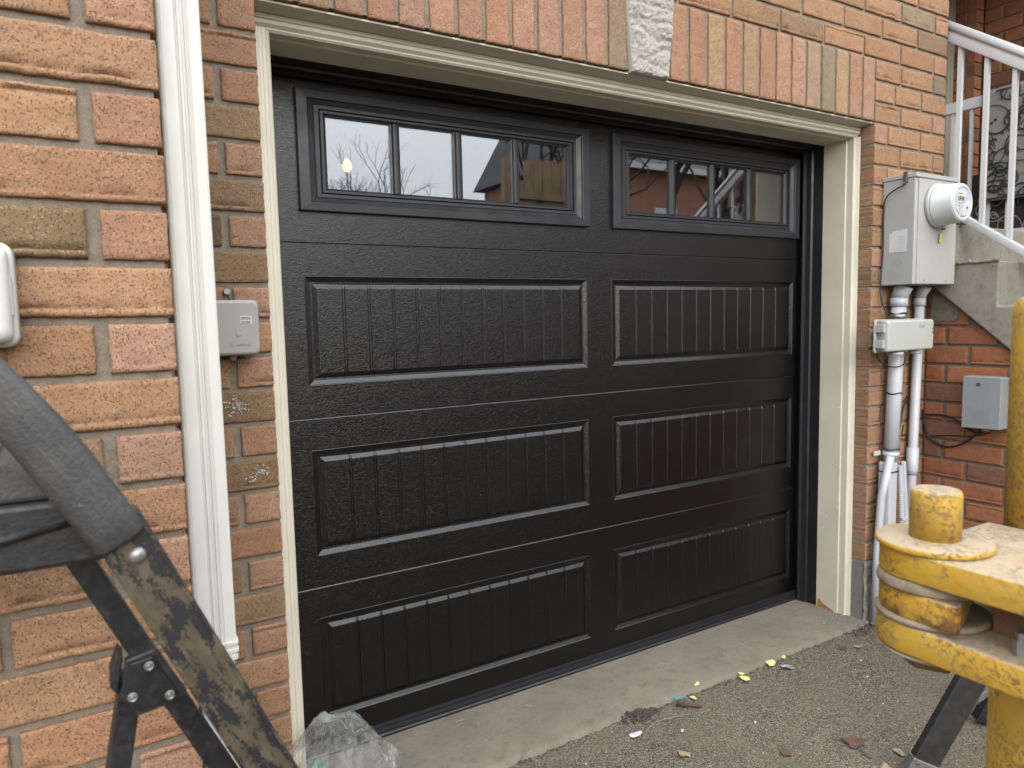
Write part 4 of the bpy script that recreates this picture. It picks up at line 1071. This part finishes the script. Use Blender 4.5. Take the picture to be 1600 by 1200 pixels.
# ------------------------------------------------------------------ old step ladder in the left foreground
sl = thing('step_ladder', 'worn black step ladder with flaking paint in front of the near brick wall', 'step ladder', (-.3, -1.25, -.03))
def dirbar(p0, p1, wdt, thk, y, mb=None, taper=1.0):
    """flat bar in the plane y, from (x,z) p0 to p1"""
    mb = mb or MB(); d = Vector((p1[0]-p0[0], 0, p1[1]-p0[1])).normalized(); nrm = Vector((-d.z, 0, d.x))
    a_ = Vector((p0[0], y, p0[1])); b_ = Vector((p1[0], y, p1[1])); vs = []
    for q, s_ in ((a_, 1), (b_, taper)):
        for sx_, sy_ in ((-1, -1), (1, -1), (1, 1), (-1, 1)): vs.append(q + nrm*sx_*wdt*s_/2 + Vector((0, sy_*thk/2, 0)))
    return mb.add(vs, [(0, 1, 2, 3), (7, 6, 5, 4), (0, 4, 5, 1), (1, 5, 6, 2), (2, 6, 7, 3), (3, 7, 4, 0)])
# rail: web + two flanges of a channel
r0, r1 = (-.561, 1.148), (-.068, .022)
ra = dirbar(r0, r1, .0470, .004, -1.302)
dv = Vector((r1[0]-r0[0], 0, r1[1]-r0[1])).normalized(); nv = Vector((-dv.z, 0, dv.x))
for s_ in (-1, 1):
    o_ = nv*s_*.0235
    dirbar((r0[0]+o_.x, r0[1]+o_.z), (r1[0]+o_.x, r1[1]+o_.z), .005, .028, -1.291, ra)
ra.build('rail', 'chipped', sl, bevel=.0015)
MB().lathe([(.0095, -1.3045), (.0088, -1.3075), (.0055, -1.3102), (.001, -1.3112)], (-.541, 0, 1.108), 'Y', 18).build('rivet', 'alu', sl)
dirbar((-.075, .038), (-.046, -.03), .058, .034, -1.292).build('foot', 'plastic', sl, bevel=.004)
# rubber grip: bent sleeve with a rounded rectangular section
def sleeve(path, hw, ht, y):
    mb = MB(); n = 20; prev = None
    for i, (x, z) in enumerate(path):
        a_ = path[max(i-1, 0)]; b_ = path[min(i+1, len(path)-1)]
        t = Vector((b_[0]-a_[0], 0, b_[1]-a_[1])).normalized(); nn_ = Vector((-t.z, 0, t.x)); b = len(mb.v)
        e = 1.0 if 0 < i < len(path)-1 else .9
        for k in range(n):
            an = 2*math.pi*k/n; ca, sa = math.cos(an), math.sin(an)
            sgn = lambda u: (abs(u)**.62)*(1 if u >= 0 else -1)
            q = Vector((x, y, z)) + nn_*sgn(ca)*hw[i]*e + Vector((0, sgn(sa)*ht*e, 0)); mb.v.append(tuple(q))
        if prev is not None:
            for k in range(n): mb.f.append((prev+k, prev+(k+1) % n, b+(k+1) % n, b+k)); mb.sm.append(True)
        prev = b
    mb.f.append(tuple(range(n))); mb.sm.append(False); mb.f.append(tuple(prev+k for k in range(n))); mb.sm.append(False)
    return mb
path = [(-.735, 1.392), (-.70, 1.352), (-.673, 1.319), (-.647, 1.284), (-.622, 1.246), (-.600, 1.208), (-.584, 1.178), (-.569, 1.152), (-.5555, 1.129), (-.5535, 1.1255)]
sleeve(path, [.025, .0255, .026, .027, .0285, .029, .0285, .028, .0275, .0265], .022, -1.296).build('grip_sleeve', 'grip', sl)
# top platform
MB().prism([(-.90, 1.100), (-.572, 1.098), (-.566, 1.112), (-.604, 1.172), (-.90, 1.176)], lambda p, q, t: (p, t, q), -1.272, -1.07).build('platform', 'plastic', sl, bevel=.006)
MB().prism([(-.90, 1.1765), (-.607, 1.1725), (-.622, 1.198), (-.655, 1.222), (-.90, 1.226)], lambda p, q, t: (p, t, q), -1.262, -1.08).build('tread', 'tread', sl, bevel=.006)
rib = MB()
for k in range(14): rib.box(-.89, -.665, -1.255+.0122*k, -1.249+.0122*k, 1.2225, 1.2275)
stf(rib.build('tread_rib', 'tread', sl))
MB().tube([(-.9, -1.273, 1.108), (-.72, -1.274, 1.128), (-.60, -1.274, 1.150)], .006, 6).build('moulded_edge', 'plastic', sl)
# rear bars with the joining bracket
dirbar((-.612, 1.115), (-.110, .02), .0275, .016, -1.200).build('rear_bar', 'blackmetal', sl, bevel=.0015)
dirbar((-.553, .925), (-.722, .0), .0255, .016, -1.200).build('rear_leg', 'blackmetal', sl, bevel=.0015)
dirbar((-.562, .925), (-.736, .0), .008, .03, -1.185).build('rear_leg_flange', 'blackmetal', sl)
MB().box(-.755, -.695, -1.22, -1.17, -.036, .02).build('foot', 'plastic', sl, bevel=.005)
MB().box(-.135, -.075, -1.22, -1.17, -.036, .03).build('foot', 'plastic', sl, bevel=.005)
bpoly = [(-.559, .957), (-.527, .963), (-.522, .957), (-.492, .894), (-.519, .887), (-.550, .883), (-.567, .910)]
brk = MB().prism(bpoly, lambda p, q, t: (p, t, q), -1.222, -1.208).build('bracket', 'plastic', sl, bevel=.0025)
MB().prism([(-.554, .952), (-.529, .955), (-.502, .898), (-.520, .8935), (-.548, .8905), (-.562, .912)], lambda p, q, t: (p, t, q), -1.2245, -1.2222).build('bracket_plate', 'blackmetal', brk, bevel=.001)
MB().prism([(-.566, .969), (-.5605, .958), (-.569, .912), (-.577, .924), (-.576, .942)], lambda p, q, t: (p, t, q), -1.215, -1.185).build('bracket_side', 'plastic', brk, bevel=.002)
for (x, z) in ((-.534, .945), (-.554, .911), (-.5135, .902)):
    MB().lathe([(.0058, -1.2248), (.0058, -1.2270), (.0045, -1.228), (.0040, -1.2268), (.0024, -1.2268), (.002, -1.228)], (x, 0, z), 'Y', 18).build('rivet', 'alu', brk)

# ------------------------------------------------------------------ yellow machine hinge in the right foreground
ym = thing('machine_hinge', 'chipped yellow steel pivot hinge with pin and post, close by on the right', 'machine part', (.6, -1.7, -.03))
PXc, PYc = .466, -1.6205
def stadium(rad, yend, n=18):
    P = [(PXc + rad*math.cos(R(180*k/n)), PYc + rad*math.sin(R(180*k/n))) for k in range(n+1)]
    return P + [(PXc-rad, yend), (PXc+rad, yend)]
MB().prism(stadium(.0715, -2.05), fz, .979, 1.0195, True).build('arm', 'yellow', ym, bevel=.003)
MB().prism(stadium(.0735, -2.05), fz, .872, .9145, True).build('arm', 'yellow', ym, bevel=.004)
MB().lathe([(.073, 1.0197), (.0755, 1.0215), (.0755, 1.0275), (.073, 1.0295), (.0355, 1.0303)], (PXc-.004, PYc, 0), 'Z', 48).build('washer', 'yellow', ym)
MB().lathe([(.0335, 1.0305), (.0335, 1.094), (.0315, 1.0995), (.0295, 1.1003)], (PXc, PYc, 0), 'Z', 40).build('pin', 'yellow', ym)
MB().lathe([(.0735, .9630), (.0745, .9665), (.0735, .9725), (.070, .9787)], (PXc-.001, PYc, 0), 'Z', 48).build('washer', 'washer', ym)
MB().lathe([(.072, .9148), (.0755, .9175), (.0755, .9215), (.072, .9245)], (PXc-.001, PYc, 0), 'Z', 48).build('washer', 'washer', ym)
nk = 26
MB().prism([(PXc-.0705, -1.690), (PXc-.061, -1.690)] + [(PXc + .0705*math.cos(R(-20+200*k/nk)), PYc + .0705*math.sin(R(-20+200*k/nk))) for k in range(nk+1)], fz, .9247, .9628, True).build('knuckle', 'yellow_rust', ym, bevel=.002)
MB().box(.47, .535, -2.0, -1.70, .9150, .9785).build('dark_gap_block', 'rust', ym)  # dark block added between the arms so the gap looks shaded
MB().lathe([(.068, .8645), (.073, .8675), (.073, .8712)], (PXc-.001, PYc, 0), 'Z', 40).build('washer', 'washer', ym)
MB().lathe([(.042, .842), (.044, .846), (.044, .8642)], (PXc, PYc, 0), 'Z', 6, False).build('nut', 'rust', ym, bevel=.003)
MB().lathe([(.009, .9150), (.009, .935), (.006, .9352), (.006, .945)], (.428, -1.752, 0), 'Z', 6, False).build('bolt', 'steel', ym)
# post behind the arms
MB().lathe([(.064, .872), (.064, 1.355), (.060, 1.368), (.05, 1.376), (.02, 1.379)], (.722, -1.664, 0), 'Z', 40).build('post', 'yellow', ym)
MB().lathe([(.084, -.03), (.084, .868), (.078, .8715)], (.722, -1.674, 0), 'Z', 40).build('post_sleeve', 'yellow', ym)
MB().box(.535, .66, -1.95, -1.60, .985, 1.014).box(.535, .66, -1.95, -1.60, .878, .909).build('web_plate', 'yellow', ym)
MB().box(.56, .87, -1.83, -1.52, -.036, -.02).build('base_plate', 'yellow', ym, bevel=.003)

# ------------------------------------------------------------------ second ladder on the right
s2 = thing('step_ladder', 'dark fibreglass ladder standing on the asphalt below the yellow hinge', 'step ladder', (1.75, -1.0, -.03))
pA, pB = Vector((1.490, -1.045, -.028)), Vector((1.70, -1.235, .61))
def bar3(p0, p1, wv, tv, mb=None):
    mb = mb or MB(); vs = []
    for q in (p0, p1):
        for a_, b_ in ((-1, -1), (1, -1), (1, 1), (-1, 1)): vs.append(q + wv*a_*.5 + tv*b_*.5)
    return mb.add(vs, [(0, 1, 2, 3), (7, 6, 5, 4), (0, 4, 5, 1), (1, 5, 6, 2), (2, 6, 7, 3), (3, 7, 4, 0)])
vd = (pB-pA).normalized(); sd2 = Vector((.99, .06, 0)); wv = (Vector((.8, -.55, 0)) - vd*vd.dot(Vector((.8, -.55, 0)))).normalized(); tv = vd.cross(wv).normalized()
bar3(pA + vd*.03, pB, wv*.080, tv*.028).build('rail', 'fibre', s2, bevel=.004)
bar3(pA, pA + vd*.046, wv*.087, tv*.036).build('foot_cap', 'alu', s2, bevel=.003)
MB().tube([pA + vd*.034 - wv*.026 - tv*.021, pA + vd*.034 - wv*.026 + tv*.021], .005, 10).build('rivet', 'dark_steel', s2)
qA, qB = pA + Vector((.447, .026, 0)), pB + Vector((.34, .02, 0))
bar3(qA + vd*.03, qB, wv*.080, tv*.028).build('rail', 'fibre', s2, bevel=.004)
bar3(qA, qA + vd*.046, wv*.087, tv*.036).build('foot_cap', 'plastic', s2, bevel=.003)
for t_ in (.27, .52):
    q0 = pA.lerp(pB, t_/vd.length/(pB-pA).length) + Vector((.02, 0, 0)); q1 = qA.lerp(qB, t_/(pB-pA).length) - Vector((.02, 0, 0))
    bar3(q0, q1, Vector((.02, -.075, 0)), Vector((0, 0, .022))).build('step', 'alu', s2, bevel=.003)
bar3(pA + vd*.13 + Vector((.03, .01, 0)), pA.lerp(pB, .36) + Vector((.14, .01, 0)), Vector((.014, 0, -.012)), Vector((.004, .010, 0))).build('brace', 'fibre', s2)
bar3(pB + Vector((.0, 0, -.02)), pB + Vector((.34, .02, -.02)), Vector((.03, -.10, 0)), Vector((0, 0, .02))).build('top_cap', 'plastic', s2, bevel=.003)
for q in (pB, qB): bar3(q + Vector((.02, .03, 0)), Vector((q.x + .30, -.90, -.036)), Vector((.03, 0, 0)), Vector((0, .02, 0))).build('rear_leg', 'fibre', s2)

# ------------------------------------------------------------------ plastic bag
bgm = bmesh.new(); bmesh.ops.create_icosphere(bgm, subdivisions=6, radius=1)
for v in bgm.verts:
    d = v.co.normalized(); zt = max(d.z, -.55)
    prof_ = (1 - .55*max(0, d.z)**1.3)
    n1 = noise.noise(d*2.1 + Vector((3, 1, 0))); n2 = 1-abs(noise.noise(d*4.3 + Vector((9, 2, 5))))*2; n3 = 1-abs(noise.noise(d*10 + Vector((1, 7, 3))))*2; n4 = 1-abs(noise.noise(d*23))*2
    s_ = 1 + .16*n1 + .07*n2 + .045*n3 + .02*n4
    v.co = Vector((d.x*.185*prof_*s_, d.y*.15*prof_*s_, (zt+.55)/1.55*.325*(1 + .10*n1 + .05*n2)))
me = bpy.data.meshes.new('plastic_bag'); bgm.to_mesh(me); bgm.free(); me.materials.append(M['bag'])
for p_ in me.polygons: p_.use_smooth = True
bag = bpy.data.objects.new('plastic_bag', me); C.objects.link(bag); bag.location = (-.085, -.345, -.02); bag.rotation_euler = (0, 0, .3)
tag(bag, 'crumpled clear plastic bag on the concrete at the foot of the door', 'plastic bag')
wm = bmesh.new(); bmesh.ops.create_icosphere(wm, subdivisions=4, radius=1)
for v in wm.verts:
    d = v.co.normalized(); s_ = 1 + .35*noise.noise(d*2.7) + .18*noise.noise(d*7)
    v.co = Vector((d.x*.035*s_ - .012*d.z, d.y*.05*s_, .10 + d.z*.095*s_))
me = bpy.data.meshes.new('green_wrapper'); wm.to_mesh(me); wm.free(); me.materials.append(M['greenp'])
gw = bpy.data.objects.new('green_wrapper', me); C.objects.link(gw); gw.location = (-.105, -.345, -.018)
tag(gw, 'crumpled green wrapper inside the clear plastic bag', 'wrapper')

# ------------------------------------------------------------------ litter on the ground
def flake(name, mat, x, y, rx, ry, rot, label, cat, z=-.031, curl=.3, group=None, seed=0, pts=9):
    rs = random.Random(seed); vs = [(0, 0, .004)]
    for k in range(pts):
        an = 2*math.pi*k/pts; q = rs.uniform(.55, 1.2); vs.append((rx*q*math.cos(an), ry*q*math.sin(an), .002 + curl*rx*rs.uniform(0, .6)))
    fs = [(0, 1+k, 1+(k+1) % pts) for k in range(pts)]
    b = len(vs); vs += [(a_, b_, c_-.0008) for a_, b_, c_ in vs]; fs += [tuple(b+q for q in f[::-1]) for f in fs]
    fs += [(1+k, b+1+k, b+1+(k+1) % pts, 1+(k+1) % pts) for k in range(pts)]
    me = bpy.data.meshes.new(name); me.from_pydata(vs, [], fs); me.materials.append(M[mat])
    o = bpy.data.objects.new(name, me); C.objects.link(o); o.location = (x, y, z); o.rotation_euler = (0, 0, rot)
    return tag(o, label, cat, group)
YG = 'yellow scraps along the edge of the concrete'
flake('yellow_scrap', 'leaf_y', 1.682, -.352, .033, .021, .3, 'largest pale yellow scrap, touching the crumpled foil', 'scrap', -.028, .2, YG, 1)
flake('yellow_scrap', 'leaf_y', 1.760, -.350, .013, .009, .8, 'small yellow scrap just beyond the foil, nearest the jamb', 'scrap', -.028, .3, YG, 2)
flake('yellow_scrap', 'leaf_y', 1.500, -.375, .017, .024, .5, 'yellow scrap lying alone on the asphalt, second from the foil', 'scrap', -.03, .35, YG, 3)
flake('yellow_scrap', 'leaf_y', 1.518, -.350, .011, .014, .1, 'yellow scrap half on the concrete edge above the lone one', 'scrap', -.028, .3, YG, 4)
flake('yellow_scrap', 'leaf_y', 1.304, -.326, .015, .009, .2, 'yellow scrap lying right on the concrete edge', 'scrap', -.018, .2, YG, 5)
flake('yellow_scrap', 'leaf_y', 1.235, -.373, .010, .016, .3, 'yellow scrap at the end of the brown stick', 'scrap', -.03, .6, YG, 6)
flake('foil_scrap', 'foil', 1.705, -.408, .030, .016, -.5, 'crumpled silvery foil scrap beside the largest yellow scrap', 'foil', -.031, .7, None, 7, 12)
flake('paper_scrap', 'paper', .917, -.436, .033, .017, .15, 'white oval scrap of paper lying on the grit', 'paper', -.031, .1, None, 8)
flake('dead_leaf', 'leaf_b', 1.478, -.845, .042, .034, .5, 'largest curled brown leaf near the ladder foot', 'leaf', -.033, .35, 'dead leaves on the asphalt', 9, 13)
flake('dead_leaf', 'leaf_b', 1.249, -.763, .026, .016, .8, 'small dark brown leaf left of the largest leaf', 'leaf', -.034, .2, 'dead leaves on the asphalt', 10)
flake('dead_leaf', 'leaf_t', .967, -.600, .016, .022, .4, 'pale tan folded leaf on the grit below the white paper', 'leaf', -.034, .8, 'dead leaves on the asphalt', 11)
flake('dead_leaf', 'leaf_t', 1.545, -.955, .024, .018, 1.2, 'orange tan leaf closest to the ladder foot', 'leaf', -.034, .4, 'dead leaves on the asphalt', 12)
flake('dead_leaf', 'leaf_t', 1.44, -.975, .020, .015, .2, 'orange tan leaf at the lower edge of the picture', 'leaf', -.034, .4, 'dead leaves on the asphalt', 13)
flake('dead_leaf', 'leaf_b', 2.034, -.425, .026, .014, .1, 'grey brown leaf near the pillar foot', 'leaf', -.033, .2, 'dead leaves on the asphalt', 14)
flake('dead_leaf', 'leaf_t', 2.10, -.452, .022, .010, -.3, 'pale tan sliver of leaf near the pillar foot', 'leaf', -.033, .4, 'dead leaves on the asphalt', 15)
rs = random.Random(31)
spots = [(1.771, -.763), (1.75, -.70), (2.02, -.70), (1.90, -.62), (1.68, -.80), (1.60, -.82), (1.30, -.60), (1.12, -.72), (.80, -.60), (2.0, -.53), (1.85, -.50), (1.4, -.5), (1.06, -.50), (1.66, -.92), (1.71, -.60), (.68, -.47), (1.35, -.78), (1.55, -.66)]
for i, (x, y) in enumerate(spots):
    flake('pale_chip', 'leaf_t' if i % 3 else 'paper', x, y, rs.uniform(.004, .009), rs.uniform(.003, .006), rs.uniform(0, 3), 'tiny pale chip scattered on the asphalt', 'chip', -.033, .4, 'pale chips scattered on the asphalt', 40+i, 7)
for i, (x, y, l_, an, lab) in enumerate(((.442, -.068, .036, .25, 'curved pale wood shaving on the concrete near the door'), (.687, -.118, .026, -.2, 'straight pale wood shaving on the concrete'), (.485, -.125, .012, -.4, 'shortest pale wood shaving on the concrete'))):
    pts = [(x + l_*(t/6-.5)*math.cos(an) - .006*math.sin(t/6*3.14)*math.sin(an)*2, y + l_*(t/6-.5)*math.sin(an) + .007*math.sin(t/6*3.14), -.0145 + .002*math.sin(t)) for t in range(7)]
    tag(MB().tube(pts, .0022, 5).build('wood_shaving', 'leaf_t', None, origin=(x, y, -.0155)), lab, 'wood shaving', 'wood shavings on the concrete')
tag(MB().tube([(1.158, -.372, -.029), (1.178, -.395, -.026), (1.20, -.412, -.027), (1.222, -.430, -.029)], [.006, .0075, .007, .004], 7).build('twig', 'twig', None, origin=(1.19, -.4, -.03)), 'short thick brown stick beside the blue threads', 'stick')
tag(MB().tube([(.955, -.435, -.03), (1.02, -.415, -.029), (1.09, -.425, -.029), (1.15, -.44, -.03)], .0013, 5).build('straw', 'leaf_t', None, origin=(1.05, -.42, -.03)), 'thin straw lying behind the white paper', 'straw')
tag(MB().tube([(1.43, -.80, -.03), (1.45, -.83, -.028), (1.455, -.88, -.03), (1.44, -.93, -.03)], .0018, 5).build('twig', 'twig', None, origin=(1.44, -.86, -.03)), 'thin dark twig curving beside the largest brown leaf', 'stick')
th = MB(); rs = random.Random(6)
for k in range(7):
    x, y = 1.175+rs.uniform(-.025, .03), -.352+rs.uniform(-.012, .014)
    th.tube([(x, y, -.028), (x+rs.uniform(-.02, .02), y+rs.uniform(-.012, .012), -.022), (x+rs.uniform(-.03, .03), y+rs.uniform(-.015, .015), -.027)], .0013, 5)
tag(th.build('thread_tuft', 'blue', None, origin=(1.18, -.352, -.028)), 'small tuft of pale blue threads at the concrete edge', 'threads')
dc = MB(); rg = random.Random(17)
for k in range(700):
    x = rg.uniform(.5, 2.3); pebble(dc, x, -.343 + .010*rg.gauss(0, 1), -.036, rg.uniform(.0012, .004))
for k in range(260):
    an = rg.gauss(0, 1); x = 1.02 + .035*rg.gauss(0, 1); y = -.345 + .02*rg.gauss(0, 1); pebble(dc, x, y, -.03 + .006*math.exp(-((x-1.02)/.03)**2), rg.uniform(.002, .007))
for k in range(420):
    x = rg.uniform(2.18, 2.6); y = -.345 + .03*rg.gauss(0, 1); pebble(dc, x, y, -.034, rg.uniform(.002, .008))
o = dc.build('dirt_crumbs', 'dirtm'); o['kind'] = 'stuff'

# ------------------------------------------------------------------ across the drive: what the door glass mirrors, and added low blocks out of view
fe = thing('wooden_fence', 'tall brown board fence mirrored in the left door window', 'fence', (4.3, -5.3, -.04))
for i in range(7):
    x = 3.98 + .135*i; MB().box(x, x+.128, -5.32+.006*(i % 2), -5.29+.006*(i % 2), -.04, 3.02 + .22*(i > 0) + .03*(i % 3)).build('board', 'wood', fe)
for x in (3.86, 4.46, 4.92): MB().box(x, x+.10, -5.42, -5.325, -.04, 3.30).build('post', 'wood', fe)
for z in (.5, 1.7, 2.8): MB().box(3.96, 4.92, -5.288, -5.25, z, z+.09).build('crossbar', 'wood', fe)
hs_ = thing('brick_house', 'red brick house with white windows mirrored in the right door window', 'house', (25, -24, -.04))
MB().box(17.2, 36, -30, -22, -.04, 7.75).build('wall', 'farbrick', hs_)
MB().prism([(-21.5, 7.8), (-30.5, 7.8), (-26, 11)], lambda p, q, t: (t, p, q), 16.8, 36.4).build('roof', 'roof', hs_)
MB().box(16.8, 36.4, -21.6, -21.45, 7.6, 7.86).build('fascia', 'rail', hs_)
for i in range(6):
    for z in (1.0, 4.4):
        x = 18.3 + 3.0*i; wfr = MB().box(x, x+1.3, -21.99, -21.93, z, z+1.7).build('window', 'rail', hs_)
        MB().box(x+.1, x+.6, -21.925, -21.915, z+.1, z+1.6).box(x+.7, x+1.2, -21.925, -21.915, z+.1, z+1.6).build('pane', 'lens', wfr)
for i, (x0, x1, yy) in enumerate(((-13, -2.2, -23.5), (-1.2, 15.8, -24.5))):
    lh = thing('added_low_house', ('unseen low brick block added across the street, its roof below the mirrored trees', 'longer unseen low brick block added across the street beside the red brick house')[i], 'house', ((x0+x1)/2, yy, -.04), 'unseen low buildings added across the street')  # unseen blocks added to darken what the door skin reflects
    MB().box(x0, x1, yy-6, yy, -.04, 3.3).build('wall', 'farbrick', lh)
    MB().prism([(yy+.4, 3.3), (yy-6.4, 3.3), (yy-3, 5.2)], lambda p, q, t: (t, p, q), x0-.3, x1+.3).build('roof', 'roof', lh)
    for k in range(int((x1-x0)/3.6)):
        xx = x0 + .6 + 3.6*k; MB().box(xx, xx+2.5, yy+.002, yy+.05, -.04, 2.2).build('door', 'rail', lh)
def bare_tree(x, y, h, tr_, label, seed, depth=6, group='bare trees across the drive'):
    rs = random.Random(seed); mt, mc = MB(), MB()
    def grow(p, d, l, r, lev):
        mb = mt if lev < 1 else mc; pts = [p]; q = p.copy(); dd = d.copy()
        for k in range(3):
            dd = (dd + Vector((rs.gauss(0, .12), rs.gauss(0, .12), rs.gauss(.03, .06)))).normalized(); q = q + dd*l/3; pts.append(q.copy())
        mb.tube(pts, [r, r*.9, r*.8, r*.68], 6 if lev < 2 else 4, cap=(lev == 0))
        if lev >= depth: return
        for k in range(3 if lev < 3 else 2):
            ax = dd.cross(Vector((rs.gauss(0, 1), rs.gauss(0, 1), rs.gauss(0, 1)))).normalized()
            nd = (Matrix.Rotation(rs.uniform(.3, .85), 3, ax) @ dd); nd.z += .12; nd.normalize()
            grow(q if k < 2 else pts[2], nd, l*rs.uniform(.66, .84), r*.62, lev+1)
    t = thing('bare_tree', label, 'tree', (x, y, -.04), group)
    grow(Vector((x, y, -.04)), Vector((.03, 0, 1)), h*.33, tr_, 0)
    mt.build('trunk', 'bark', t); mc.build('crown', 'bark', t)
bare_tree(8.5, -8.2, 7.4, .17, 'thick bare tree mirrored in the first pane of the right window', 3)
bare_tree(10.6, -9.4, 7.0, .13, 'slimmer bare tree mirrored beside the thick one', 8)
bare_tree(13.6, -33, 9.2, .16, 'distant bare tree mirrored low in the second left pane', 12)
bare_tree(10.6, -31, 8.0, .15, 'distant bare tree mirrored low in the first left pane', 19)
bare_tree(7.9, -10.5, 6.6, .12, 'bare tree whose twigs hang over the mirrored fence', 27)
